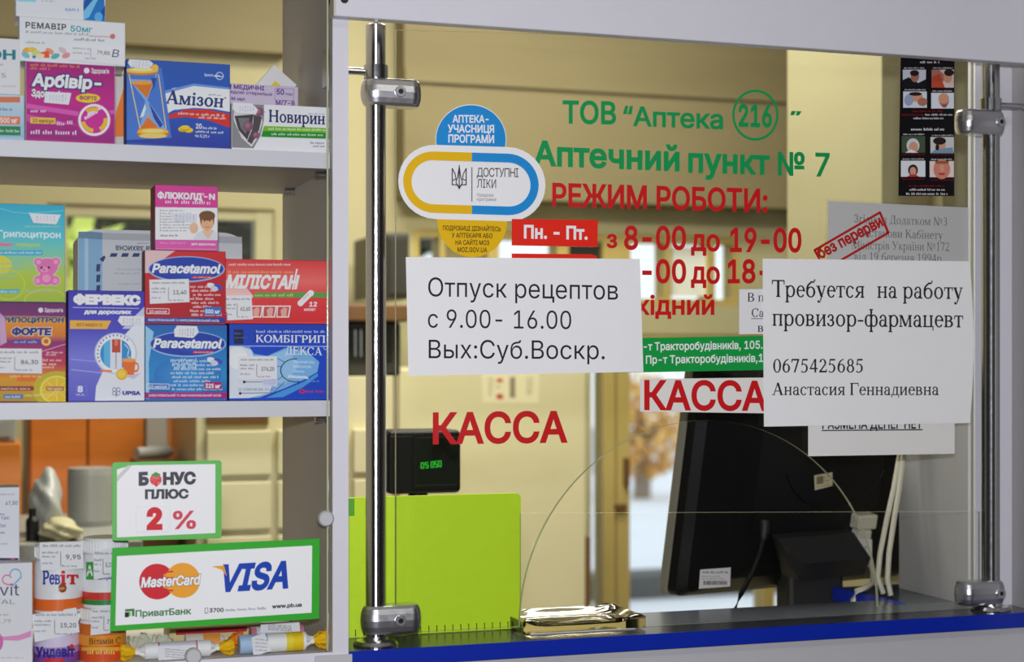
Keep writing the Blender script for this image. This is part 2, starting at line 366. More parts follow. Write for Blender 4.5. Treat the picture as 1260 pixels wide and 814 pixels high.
g('С', .67, arc(.36, .33, .31, .345, 42, 318, .105), ln(.585, .66, .6, .45, .035))
g('О', .73, arc(.365, .33, .32, .345, 0, 360, .105))
g('І', .34, st(.12, 0, .66, W))
g('Е', .62, st(.1, 0, .66, W), rc(.1, .62, .54, .66), rc(.1, 0, .56, .04), rc(.12, .32, .42, .355), ln(.535, .66, .55, .5, .035), ln(.555, 0, .575, .17, .035), ln(.41, .25, .41, .43, .035))
g('0', .5, arc(.25, .33, .21, .345, 0, 360, .09))
g('1', .5, st(.22, 0, .67, .085, 0, 1, .07), ln(.22, .64, .12, .56, .05))
g('2', .5, arc(.24, .48, .18, .195, -15, 165, .09), ln(.38, .42, .09, .05, .08), rc(.05, 0, .42, .075), ln(.42, 0, .45, .15, .04))
g('3', .5, arc(.23, .5, .16, .175, -80, 155, .085), arc(.22, .19, .2, .2, -150, 85, .09), rc(.16, .34, .26, .375))
g('4', .5, rc(.29, 0, .375, .67), ln(.32, .67, .06, .2, .05), rc(.03, .16, .46, .22))
g('5', .5, rc(.13, .6, .41, .67), ln(.15, .67, .1, .36, .045), arc(.2, .21, .22, .225, -130, 115, .09))
g('6', .5, arc(.25, .21, .2, .22, 0, 360, .09), arc(.4, .24, .35, .43, 95, 180, .085))
g('7', .5, rc(.06, .6, .45, .67), ln(.41, .63, .2, 0, .075), ln(.065, .67, .05, .5, .04))
g('8', .5, arc(.25, .5, .165, .175, 0, 360, .08), arc(.25, .18, .2, .19, 0, 360, .085))
g('9', .5, arc(.25, .46, .2, .21, 0, 360, .09), arc(.1, .43, .35, .43, -85, 0, .085))
g('№', .98, st(.1, 0, .66, .05), st(.5, 0, .66, .05), ln(.12, .66, .52, 0, .11), arc(.78, .42, .13, .15, 0, 360, .06), rc(.66, .18, .9, .215))
g('.', .25, dot(.11, .05, .052)); g(':', .28, dot(.13, .05, .052), dot(.13, .38, .052)); g(',', .25, dot(.11, .05, .052), ln(.13, .04, .08, -.1, .04)); g(' ', .25)
def serif_contours(text, track=1.0):
    out = []; X = 0.0
    for ch in text:
        adv, cs = G.get(ch, G['о'])
        out += [[(a + X, b) for a, b in c] for c in cs]; X += adv * track
    return out

class Print:
    """Flat ink on a surface; every coordinate is read in the photograph and carried on to the surface itself."""
    def __init__(s, mb, surf, tf=(0, 0, 1.0), lift=0.0002):
        s.mb = mb; s.surf = surf; s.tf = tf; s.z = lift
    box = None
    def P(s, x, y):
        v = s.surf(s.tf[0] + x * s.tf[2], s.tf[1] + y * s.tf[2], s.z)
        if s.box:
            b = s.box; v.x = min(max(v.x, b[0] + .0004), b[1] - .0004); v.z = min(max(v.z, b[2] + .0004), b[3] - .0004)
        return v
    def up(s): s.z += 0.000025
    def poly(s, pts, col, cols=None):
        s.up(); vs = [s.P(*p) for p in pts]; s.mb.add(vs, [list(range(len(vs)))], [pc(c) for c in cols] if cols else pc(col)); return s
    def rect(s, x0, y0, x1, y1, col, sl=0.0): return s.poly([(x0, y1), (x1, y1 + sl * (x1 - x0)), (x1, y0 + sl * (x1 - x0)), (x0, y0)], col)
    def vgrad(s, q, stops):
        # q = TL,TR,BR,BL ; stops = [(t, colour)]
        s.up()
        for (t0, c0), (t1, c1) in zip(stops, stops[1:]):
            m = lambda a, b, t: (a[0] + (b[0] - a[0]) * t, a[1] + (b[1] - a[1]) * t)
            vs = [s.P(*m(q[0], q[3], t1)), s.P(*m(q[1], q[2], t1)), s.P(*m(q[1], q[2], t0)), s.P(*m(q[0], q[3], t0))]
            s.mb.add(vs, [[0, 1, 2, 3]], [pc(c1), pc(c1), pc(c0), pc(c0)])
        return s
    def grid(s, x0, y0, x1, y1, col, n=14, sl=0.0):
        s.up()
        for k in range(n):
            a = x0 + (x1 - x0) * k / n; b = x0 + (x1 - x0) * (k + 1) / n
            s.mb.add([s.P(a, y1 + sl * (a - x0)), s.P(b, y1 + sl * (b - x0)), s.P(b, y0 + sl * (b - x0)), s.P(a, y0 + sl * (a - x0))], [[0, 1, 2, 3]], pc(col), True)
        return s
    def ell(s, cx, cy, rx, ry, col, a0=0, a1=360, rot=0.0, n=36, inner=0.0, edge=None):
        s.up(); full = abs(a1 - a0) >= 360; R = math.radians(rot); ring = []
        for i in range(n + (0 if full else 1)):
            a = math.radians(a0 + (a1 - a0) * i / n); c, d = math.cos(a), -math.sin(a)
            def pt(k): return (cx + rx * k * c * math.cos(R) - ry * k * d * math.sin(R), cy + rx * k * c * math.sin(R) + ry * k * d * math.cos(R))
            ring.append((s.P(*pt(1.0)), s.P(*pt(inner)) if inner else None))
        m = len(ring)
        if inner:
            for i in range(m if full else m - 1):
                j = (i + 1) % m; s.mb.add([ring[i][0], ring[j][0], ring[j][1], ring[i][1]], [[0, 1, 2, 3]], pc(col))
        else:
            c0 = s.P(cx, cy); 
            for i in range(m if full else m - 1):
                j = (i + 1) % m
                s.mb.add([c0, ring[i][0], ring[j][0]], [[0, 1, 2]], [pc(col), pc(edge), pc(edge)] if edge else pc(col))
        return s
    def line(s, pts, w, col):
        s.up()
        for (x0, y0), (x1, y1) in zip(pts, pts[1:]):
            L = math.hypot(x1 - x0, y1 - y0) or 1; nx, ny = -(y1 - y0) / L * w / 2, (x1 - x0) / L * w / 2; ex, ey = (x1 - x0) / L * w * .2, (y1 - y0) / L * w * .2
            s.mb.add([s.P(x0 - nx - ex, y0 - ny - ey), s.P(x0 + nx - ex, y0 + ny - ey), s.P(x1 + nx + ex, y1 + ny + ey), s.P(x1 - nx + ex, y1 - ny + ey)][::-1], [[0, 1, 2, 3]], pc(col))
        return s
    def frame(s, q, w, col): return s.line(list(q) + [q[0]], w, col)
    def small(s, x0, y0, x1, h, col, sl=0.0, gap=0.25, y_end=None):
        # a line of print too small to read: words as short strokes
        s.up(); xx = x0
        while xx < x1 - h * 0.4:
            w = min(h * random.uniform(1.2, 4.2), x1 - xx); y = y0 + sl * (xx - x0); k = 0; 
            a = xx
            while a < xx + w - h * 0.2:
                b = min(a + h * 0.32, xx + w); hh = h * random.choice((0.7, 0.7, 0.7, 1.0))
                s.mb.add([s.P(a, y), s.P(b, y), s.P(b, y - hh), s.P(a, y - hh)], [[0, 1, 2, 3]], pc(col)); a += h * 0.6
            xx += w + h * 0.6
        return s
    def text(s, t, x0, y0, x1, y1, cap, col, font='sans', bold=0.0, slant=0.0, track=1.0, outline=None, ow=0.03, rot180=False):
        cs = serif_contours(t, track) if font == 'serif' else sans_contours(t, track)
        ch = CH if font == 'serif' else CAPH
        sign = 1 if sum(area2(c) for c in cs) > 0 else -1
        A = np.concatenate([np.array(c) for c in cs]); lo, hi = A[:, 0].min(), A[:, 0].max()
        bold *= .6; ow *= .7
        def put(cont, colour):
            s.up(); V, F = fill(cont); vs = []
            for a, b in V:
                u = (a - lo) / (hi - lo); v = b / ch
                if rot180: u = 1 - u; v = 1 - v
                vs.append(s.P(x0 + (x1 - x0) * u + slant * v * cap, y0 + (y1 - y0) * u - v * cap))
            s.mb.add(vs, F, pc(colour))
        if outline: put(grow(cs, bold + ow, sign), outline)
        put(grow(cs, bold, sign) if bold else cs, col); return s
# ================================================================== the setting
YB, YB2 = 2.6, 2.7                                  # back wall of the pharmacy
XL, XR, YH, ZC = -2.2, 3.4, -3.2, 2.8               # hall and room limits
XD0, XD1 = X_(409, 0), X_(428, 0)                   # divider between show case and hatch
XRP = 1.304                                         # left face of the right hand side wall
ZCT = 1.130                                         # counter top
YG = 0.027                                          # front face of the hatch glass
ZF = (Z_(415, 20, -0.02) + Z_(1240, 76, -0.02)) / 2 # underside of the fascia
def S(name, mat, *boxes):
    m = MB()
    for b in boxes: m.box(*b)
    return struct(m.build(name, mat))
S('floor', M['floor'], (XL, XR, YH, YB2, -0.05, 0.0))
S('ceiling', M['ceil'], (XL, XR, YH, YB2, ZC, ZC + 0.05))
S('wall_left', M['hallwall'], (XL - 0.1, XL, YH, YB2, 0, ZC))
S('wall_right', M['hallwall'], (XR, XR + 0.1, YH, YB2, 0, ZC))
S('wall_front', M['hallwall'], (XL, XR, YH - 0.1, YH, 0, ZC))
# back wall with its openings (left window, glazed door with transom lights)
def bz(py, px=640): return Z_(px, py, YB)
def bx(px): return X_(px, YB)
wa = (bx(58), bx(338), bz(425, 180), bz(253, 180)); tr = (bx(508), bx(910), bz(376, 830), bz(289, 780)); dr = (bx(727), bx(1010), 0.02, bz(411, 850))
S('wall_back', M['creamw'],
  (XL, wa[0], YB, YB2, 0, ZC), (wa[0], wa[1], YB, YB2, 0, wa[2]), (wa[0], wa[1], YB, YB2, wa[3], ZC), (wa[1], tr[0], YB, YB2, 0, ZC),
  (tr[0], tr[1], YB, YB2, tr[3], ZC), (tr[0], dr[0], YB, YB2, 0, tr[2]), (dr[0], tr[1], YB, YB2, dr[3], tr[2]), (tr[1], dr[1], YB, YB2, dr[3], ZC),
  (dr[1], XR, YB, YB2, 0, ZC), (dr[0], dr[1], YB, YB2, 0, 0.02))
# lowered beam of the back wall seen above the lettering, with two ledges
S('trim_1', M['khaki'], (bx(486), XR, YB - 0.10, YB, bz(250), ZC))
S('trim_2', M['khaki'], (bx(486), XR, YB - 0.112, YB - 0.10, bz(116), bz(100)))
S('trim_3', M['khaki'], (XL, bx(350), YB - 0.06, YB, bz(88), ZC))
# left window
w = S('window_1', M['cream'], (wa[0], wa[0] + 0.05, YB + 0.01, YB + 0.07, wa[2], wa[3]), (wa[1] - 0.05, wa[1], YB + 0.01, YB + 0.07, wa[2], wa[3]),
      (wa[0] + .049, wa[1] - .049, YB + 0.013, YB + 0.067, wa[2], wa[2] + 0.05), (wa[0] + .049, wa[1] - .049, YB + 0.013, YB + 0.067, wa[3] - 0.03, wa[3]))
MB().box(wa[0] + .05, wa[1] - .05, YB + .035, YB + .041, wa[2] + .05, wa[3] - .04).build('pane', M['cabglass'], w)
# transom lights above the door
w = S('window_2', M['mustard'], *[(bx(a), bx(b), YB + 0.0, YB + 0.08, tr[2], tr[3]) for a, b in ((508, 516), (541, 548), (600, 614), (686, 700), (742, 776), (819, 826), (872, 880), (904, 910))],
      (tr[0], tr[1], YB + .004, YB + 0.076, tr[2] + .0005, tr[2] + .02), (tr[0], tr[1], YB + .004, YB + 0.076, tr[3] - .02, tr[3] - .0005))
MB().box(bx(516), bx(904), YB + .035, YB + .041, tr[2] + .03, tr[3] - .03).build('pane', M['cabglass'], w)
MB().box(bx(826), bx(872), YB + .02, YB + .034, tr[2] + .03, tr[3] - .03).build('blind', M['blind'], w)
MB().box(bx(548), bx(600), YB + .02, YB + .034, tr[2] + .03, tr[3] - .03).build('panel', M['khaki'], w)
MB().box(bx(700), bx(742), YB + .02, YB + .034, tr[2] + .03, tr[3] - .03).build('panel', M['darkg'], w)
# glazed door
d = S('door_1', M['mustard'], (bx(727), bx(729), YB + .01, YB + .07, .02, dr[3]), (bx(742), bx(757), YB, YB + .07, .02, dr[3]), (bx(759), bx(775), YB, YB + .07, .02, dr[3]),
      (bx(1000), bx(1010), YB, YB + .07, .02, dr[3]), (bx(940), bx(953), YB, YB + .07, .02, dr[3]), (dr[0], dr[1], YB + .005, YB + .065, .0205, .12), (dr[0], dr[1], YB + .005, YB + .065, dr[3] - .02, dr[3] - .0005))
MB().box(bx(757), bx(759), YB + .03, YB + .06, .02, dr[3]).build('door_gap', M['brown'], d)
MB().box(bx(729), bx(1000), YB + .035, YB + .041, .12, dr[3] - .02).build('pane', M['cabglass'], d)
hm = MB(); hm.box(bx(766), bx(771), YB - .03, YB, bz(600), bz(565), bev=.004); hm.box(bx(755), bx(769), YB - .02, YB, bz(630), bz(623), bev=.003); hm.build('door_handle', M['brown'], d)
# partition: apron under the counter, fascia above, wall pieces beside
S('wall_apron', M['lam_grey'], (XD1 - 0.0, XRP, 0.012, 0.03, 0, ZCT - 0.0185))
fm = MB(); xf = X_(413, -0.02); fm.box(xf, XRP, -0.02, -0.002, ZF, ZC, bev=0.0015)
fas = struct(fm.build('trim_4', M['lam']))
MB().box(xf - 0.0022, xf, -0.0205, -0.0015, ZF, ZC).build('edge_band', M['edge'], fas)
p = at(424, -1, -0.0205); MB().lathe([(0.0001, -0.0012), (0.0035, -0.0012), (0.0045, 0.0)], (p.x, -0.0201, p.z), 16, 'y').build('fascia_screw', M['screw'], fas)
S('wall_partition', M['lam'], (XD0, XRP, -0.002, 0.02, ZF + 0.02, ZC), (XL, -0.32, 0.0, 0.08, 0, ZC), (-0.32, XD0, 0.0, 0.3, 2.0, ZC))
S('wall_booth', M['booth'], (XRP, XR, -0.12, 0.075, 0, ZC))
X1201 = X_(1201, 0.06)
S('trim_5', M['lam'], (X1201, XRP, 0.062, 0.078, ZCT + .0002, ZC))
S('trim_6', M['booth'], (X1201, X1201 + 0.018, 0.078, 0.245, ZCT + .0002, Z_(1150, 400, .2)))
S('trim_7', M['column'], (X_(1085, .62), 1.95, .62, .95, 0, ZC))
S('trim_8', M['column'], (X_(1196, .5), X_(1207, .5), .585, .62, 0, ZC))
# outdoors
gm = MB(); gm.box(-14, 22, YB2, 40, -0.35, -0.30); struct(gm.build('ground_outside', M['ground']))
S('kerb_outside', M['asph'], (-6, 14, 9.3, 9.7, -0.30, -0.13))
S('path_outside', M['road'], (-6, 26, 22, 37, -0.30, -0.285))
def tree(name, label, x, y, zc, rx, rz, mat, n, seed, group=None):
    rnd = random.Random(seed); root = empty(name, (x, y, -0.3)); m = MB()
    for i in range(n):
        while True:
            q = Vector((rnd.uniform(-1, 1), rnd.uniform(-1, 1), rnd.uniform(-1, 1)))
            if 0.15 < q.length < 1: break
        c = Vector((x + q.x * rx, y + q.y * rx, zc + q.z * rz)); a = Vector((rnd.gauss(0, 1), rnd.gauss(0, 1), rnd.gauss(0, 1))).normalized(); b = a.orthogonal().normalized(); s = rnd.uniform(.06, .13)
        m.add([c - a * s, c + b * s * .5, c + a * s, c - b * s * .5], [[0, 1, 2, 3]])
    m.build('foliage', M[mat], root)
    t = MB(); t.tube([(x, y, -0.3), (x + .03, y, zc - rz * .4), (x, y, zc + rz * .3)], [.12, .09, .04]); 
    for k in range(5): a = k * 1.3; t.tube([(x, y, zc - rz * .5), (x + rx * .6 * math.cos(a), y + rx * .6 * math.sin(a), zc + rz * .3)], [.05, .015], 6)
    t.build('trunk', M['trunk'], root); tag(root, label, 'tree', group)
tree('leafy_tree', 'dark leaved tree filling the upper part of the left window', 1.45, 8.4, 2.75, 1.7, 1.0, 'dkleaf', 11000, 3)
tree('leafy_bush', 'bright lime green bush outside the left window, below the dark tree', 0.36, 5.2, 1.32, .42, .70, 'lime', 3000, 4)
tree('autumn_tree', 'amber autumn tree outside the glazed door', 8.2, 17.5, .62, .62, .7, 'amber', 620, 5)

# ================================================================== show case and counter
case = empty('display_case', (0.05, 0.15, 0)); tag(case, 'white open-backed medicine show case left of the service hatch', 'display case')
ZS1 = (Z_(0, 172, .01) + Z_(405, 187.5, .01)) / 2; ZS2 = (Z_(0, 497.5, .01) + Z_(405, 490.5, .01)) / 2; ZS0 = 1.1275
XCL = -0.30
m = MB(); m.box(XD0, XD1, 0, 0.30, 0, 2.0, bev=.0006, seg=1); m.build('side_panel', M['lam_inner'], case)
m = MB(); m.box(XD0, XD1, -0.0012, -0.0001, 0, ZF + .02); m.box(XD1 - .0016, XD1 + .0004, -0.0016, 0.004, 0, ZF + .02); m.build('front_edge', M['lam'], case)
m = MB(); m.box(XCL, XCL + .018, 0, .30, 0, 2.0); m.build('side_panel', M['lam_inner'], case)
for z in (ZS1, ZS2):
    s = MB().box(XCL + .018, XD0 - .001, .011, .295, z - .0175, z, bev=.0006, seg=1).build('shelf', M['lam_inner'], case)
    MB().box(XCL + .018, XD0 - .001, .0095, .011, z - .0175, z).build('shelf_edge', M['lam'], s)
    for px_, y in ((331, .22), (395, .035)):
        MB().lathe([(.0035, 0), (.0035, .010), (.005, .010), (.005, .012)], (XD0 - .012, y, z - .0215), 12, 'x').build('shelf_pin', M['chrome'], s)
s = MB().box(XCL + .018, XD0 - .001, .011, .295, ZS0 - .0175, ZS0).build('shelf', M['lam_inner'], case)
MB().box(XCL + .018, XD0, -.0005, .011, 0.3, Z_(300, 808, 0)).build('plinth_panel', M['lam'], case)
m = MB(); m.box(XD0 - .02, XD1 + .004, -.004, -.0016, 0.3, Z_(410, 805, 0)); m.build('plinth_cap', M['lam_grey'], case)
MB().box(XCL, XD0, 0, .3, 2.0, 2.018).build('top_panel', M['lam'], case)
m = MB(); p = at(397, 86, .03); m.box(XD0 - .003, XD0 - .0005, .015, .04, at(397, 108, .03).z, at(397, 62, .03).z, bev=.001); m.build('strike_plate', M['satin'], case)
gl = MB().box(XCL + .02, XD0 - .0035, .002, .006, Z_(300, 808, 0), 1.99).build('glass_front', M['cabglass'], case)
m = MB(); p = at(403, 300, .001); m.tube([(p.x, .0010, Z_(300, 806, 0)), (p.x, .0010, 1.98)], .0011, 8); m.build('edge_strip', M['glassedge'], gl)  # strip added to carry the flash glint along the glass edge
for (px, py) in ((401, 637.5), (238, 807)):
    p = at(px, py, -.006); k = MB().lathe([(.0001, -.0075), (.0072, -.0075), (.0088, -.006), (.0088, .0)], (p.x, -.0018, p.z), 28, 'y').build('glass_clip', M['clip'], gl)

ct = empty('counter', (1.0, 0.1, 0)); tag(ct, 'dark service counter with a bright blue front edge under the hatch', 'counter')
XC0 = XD1 + .0006; YC1 = .155; XN = X_(1079, .19)
m = MB(); m.box(XC0, XRP - .0005, 0.0035, YC1, ZCT - .018, ZCT, bev=.0008, seg=1); m.box(XN, X1201 + .05, YC1, .285, ZCT - .018, ZCT - .0001); m.build('top', M['ctop'], ct)
m = MB(); m.box(XC0, XRP - .0005, 0.0, .0035, ZCT - .0182, ZCT + .0002); m.build('front_edge', M['blue'], ct)
m = MB(); m.box(XN - .014, XN, YC1 - .04, .285, ZCT - .018, ZCT + .0003); m.build('side_edge', M['blue'], ct)

# ------------------------------------------------------------------ chrome posts with clamps
YP = 0.032
def post(px, ptop, label, right):
    x = X_(px, YP); r = .0115; zt = Z_(px, ptop, YP); root = empty('glass_post', (x, YP, ZCT)); tag(root, label, 'post', 'chrome posts carrying the hatch glass')
    MB().lathe([(r, ZCT + .004), (r, zt - .001), (r - .001, zt)], (x, YP, 0), 40).build('tube', M['tube'], root)
    MB().lathe([(.0001, 0), (.0035, 0), (.0035, .009), (.0022, .012), (.0001, .0125)], (x, YP, zt), 16).build('finial', M['chrome'], root)
    MB().lathe([(.0255, 0), (.0255, .002), (.0225, .0055), (.014, .0065), (.0135, .010), (.0120, .0105)], (x, YP, ZCT + .0003), 40).build('base_flange', M['chrome'], root)
    zc = Z_(px, 89 if not right else 129, YP)
    cl = MB().lathe([(r, -.0075), (r + .0022, -.0075), (r + .0022, .0075), (r, .0075)], (x, YP, zc), 32).build('collar', M['chrome'], root)
    x2 = XD1 + .0002 if not right else XRP - .0002
    rod = MB().lathe([(.0042, 0), (.0042, abs(x2 - x) - r - .006), (.0055, abs(x2 - x) - r - .005), (.0055, abs(x2 - x) - r - .0005)], (0, 0, 0), 20, 'x')
    if right: rod.xform(Matrix.Translation((x + r, YP, zc)))
    else: rod.xform(Matrix.Translation((x - r, YP, zc)) @ Matrix.Rotation(math.pi, 4, 'Z'))
    rod.build('stay_rod', M['chrome'], root)
    for (ya, yb) in ((97.5, 131) if not right else (137, 167), (744, 779) if not right else (713, 742)):
        za, zb = Z_(px, yb, YP), Z_(px, ya, YP); zm = (za + zb) / 2; h = (zb - za) / 2
        L = .042 if not right else -.040; prof = []
        m = MB(); n = 28; rings = []
        lv = [(-1, .66), (-.97, .74), (-.8, .88), (-.45, .98), (.0, 1.02), (.45, .98), (.8, .88), (.97, .74), (1, .66)]
        R = .0172
        def outline(k):
            o = []
            for i in range(n + 1): a = math.pi / 2 + math.pi * i / n; o.append((math.cos(a) * R * k, math.sin(a) * R * k))
            for i in range(n + 1): a = -math.pi / 2 + math.pi * i / n; o.append((abs(L) * .93 + math.cos(a) * R * k * .75, math.sin(a) * R * k))
            return o
        sg = 1 if L > 0 else -1
        for zz, k in lv: rings.append([Vector((x + sg * a, YP + b, zm + zz * h)) for a, b in outline(k)])
        N = len(rings[0])
        for i in range(len(rings) - 1):
            for j in range(N):
                q = [rings[i][j], rings[i][(j + 1) % N], rings[i + 1][(j + 1) % N], rings[i + 1][j]]
                m.add(q if sg > 0 else q[::-1], [[0, 1, 2, 3]], smooth=True)
        m.add(rings[0], [list(range(N))[::-1] if sg > 0 else list(range(N))]); m.add(rings[-1], [list(range(N)) if sg > 0 else list(range(N))[::-1]])
        b = m.build('glass_clamp', M['satin'], root)
        xs = x + (.024 if not right else .003)
        MB().lathe([(.0001, -.0012), (.0022, -.0012), (.0030, -.0030), (.0058, -.0030), (.0064, -.0016), (.0064, .001)], (xs, YP - R * 1.0, zm), 24, 'y').build('clamp_screw', M['satin'], b)
        MB().lathe([(.0001, 0), (.0028, 0), (.0028, .0004)], (xs, YP - R - .0022, zm), 6, 'y').build('hex_socket', M['screw'], b)
post(462.5, 30.5, 'chrome post at the left end of the hatch, next to the show case', False)
post(1219, 77, 'chrome post at the right end of the hatch, against the grey side wall', True)

# ------------------------------------------------------------------ hatch glass with its arched pay opening
zb_ = ZCT + .0125; gx0, gx1 = X_(487.5, YG), X_(1198, YG); ac = at(861, 745, YG).x; ar = (at(1081, 745, YG).x - at(640, 745, YG).x) / 2; ac = (at(1081, 745, YG).x + at(640, 745, YG).x) / 2
hz = at(868, 517, YG).z - zb_
ol = [(gx0, zb_), (ac - ar, zb_)] + [(ac - ar * math.cos(math.pi * i / 60), zb_ + hz * math.sin(math.pi * i / 60)) for i in range(1, 60)] + [(ac + ar, zb_), (gx1, zb_), (gx1, ZF + .25), (gx0, ZF + .25)]
zt_ = Z_(487, 36, YG)
ol[-2] = (gx1, Z_(1198, 84, YG) + .03); ol[-1] = (gx0, zt_)
m = MB(); m.prism([(a, YG, b) for a, b in ol], (0, .006, 0), mi=0, emi=1)
hg = m.build('hatch_glass', [M['glass'], M['glassedge']]); tag(hg, 'large clear hatch glass with an arched pay opening, held between the chrome posts', 'glass pane')
# low sliding glass behind the opening
q = [at(641, 752, .05), at(1206, 745, .05), at(1206, 629, .05), at(641, 631, .05)]
q[0].z = q[1].z = ZCT + .0004; q[1].x = q[2].x = X1201 - .001
m = MB(); m.prism(q, (0, .004, 0), emi=1); h2 = m.build('low_glass_screen', [M['thinglass'], M['glassedge']]); tag(h2, 'low clear glass screen standing behind the arched pay opening', 'glass pane')
# ================================================================== notices, stickers and lettering on the hatch glass
WHITE = (236, 236, 244); INK = (34, 34, 42)
def sheet(name, label, cat, q, Y, col, mat='paper', draw=None, tf=(0, 0, 1.0), group=None, thick=.0003):
    m = MB(); m.prism([at(*p_, Y) for p_ in q], (0, thick, 0), pc(col))
    if draw: draw(Print(m, plane(Y), tf, .00003))
    o = m.build(name, M[mat]); tag(o, label, cat, group); return o
def c_(tf, *pts): return [(tf[0] + a * tf[2], tf[1] + b * tf[2]) for a, b in pts]
TFA = (0, 0, .23333); TFB = (140, 0, .24576); TFC = (0, 190, .19663); TFD = (0, 350, .20874); TFE = (170, 210, .38067); TFF = (0, 490, .39788); TFG = (120, 500, .38557)
TFH = (0, 240, .17212); TFI = (85, 270, .1746); TFJ = (130, 740, .23016); TFK = (1095, 60, .23316); TFL = (270, 300, .2459); TFM = (490, 120, .25199)
TFN = (680, 60, .49159); TFO = (470, 220, .31946); TFQ = (880, 300, .34389); TFR = (960, 40, .36855); TFS = (0, 580, .28708); TFT = (780, 220, .24581); TFU = (470, 440, .24573)
TFV = (640, 440, .24573); TFW = (820, 560, .24565); TFX = (1040, 560, .2458)
GREEN = (6, 146, 78); RED = (196, 18, 22)
def letters(name, label, Y, tf, fn):
    m = MB(); fn(Print(m, plane(Y), tf, 0.0)); o = m.build(name, M['vinyl']); tag(o, label, 'lettering'); return o
YV = YG - .0003
letters('vinyl_lettering', 'green lettering in the top line on the glass, with 216 in a circle', YV, TFN, lambda p: (
    p.text('ТОВ', 27, 185, 157, 187.5, 54, GREEN, bold=.034), p.text('“Аптека', 178, 191, 425, 200, 47, GREEN, bold=.03),
    p.ell(507.5, 166, 58, 64, GREEN, n=60, inner=.90), p.text('216', 467, 192.5, 547, 194.5, 52, GREEN, bold=.045), p.text('”', 597, 180, 621, 181, 24, GREEN, bold=.03, slant=.0) ))
letters('vinyl_lettering', 'green lettering in the second line on the glass, ending in № 7', YV, (0, 0, 1.0), lambda p: (
    p.text('Аптечний', 658, 202.5, 835, 209.5, 29, GREEN, bold=.04), p.text('пункт', 848, 211, 946, 214, 29, GREEN, bold=.04), p.text('№ 7', 958, 215, 1020, 216.5, 27.5, GREEN, bold=.03)))
letters('vinyl_lettering', 'red heading in capitals below the green lines on the glass', YV, (0, 0, 1.0), lambda p: p.text('РЕЖИМ РОБОТИ:', 680.5, 252.8, 943.5, 260.3, 27, RED, bold=.036))
letters('vinyl_lettering', 'red opening hours 8-00 to 19-00 beside the red day plate', YV, TFN, lambda p: (
    p.text('з', 137, 497, 160, 497, 43, RED, bold=.035), p.text('8-00', 181, 500, 332, 501, 55, RED, bold=.04), p.text('до', 348, 504, 417, 505, 52, RED, bold=.035), p.text('19-00', 446, 506, 621, 507, 56, RED, bold=.04)))
letters('vinyl_lettering', 'red opening hours 8-00 to 18-00, partly hidden by two paper notices', YV, TFN, lambda p: (
    p.text('8-00', 181, 583, 332, 584.5, 55, RED, bold=.04), p.text('до', 348, 585, 417, 586, 52, RED, bold=.035), p.text('18-00', 440, 584.5, 621, 583, 55, RED, bold=.04)))
letters('vinyl_lettering', 'red word for day off above the green address plate, its start behind the paper', YV, TFN, lambda p: p.text('вихідний', 140, 664, 403, 664, 46, RED, bold=.034))
letters('vinyl_lettering', 'red КАССА letters stuck straight on the glass above the lime cover', YV, (0, 0, 1.0), lambda p: p.text('КАССА', 534, 545, 696.5, 543, 36.5, RED, bold=.035))

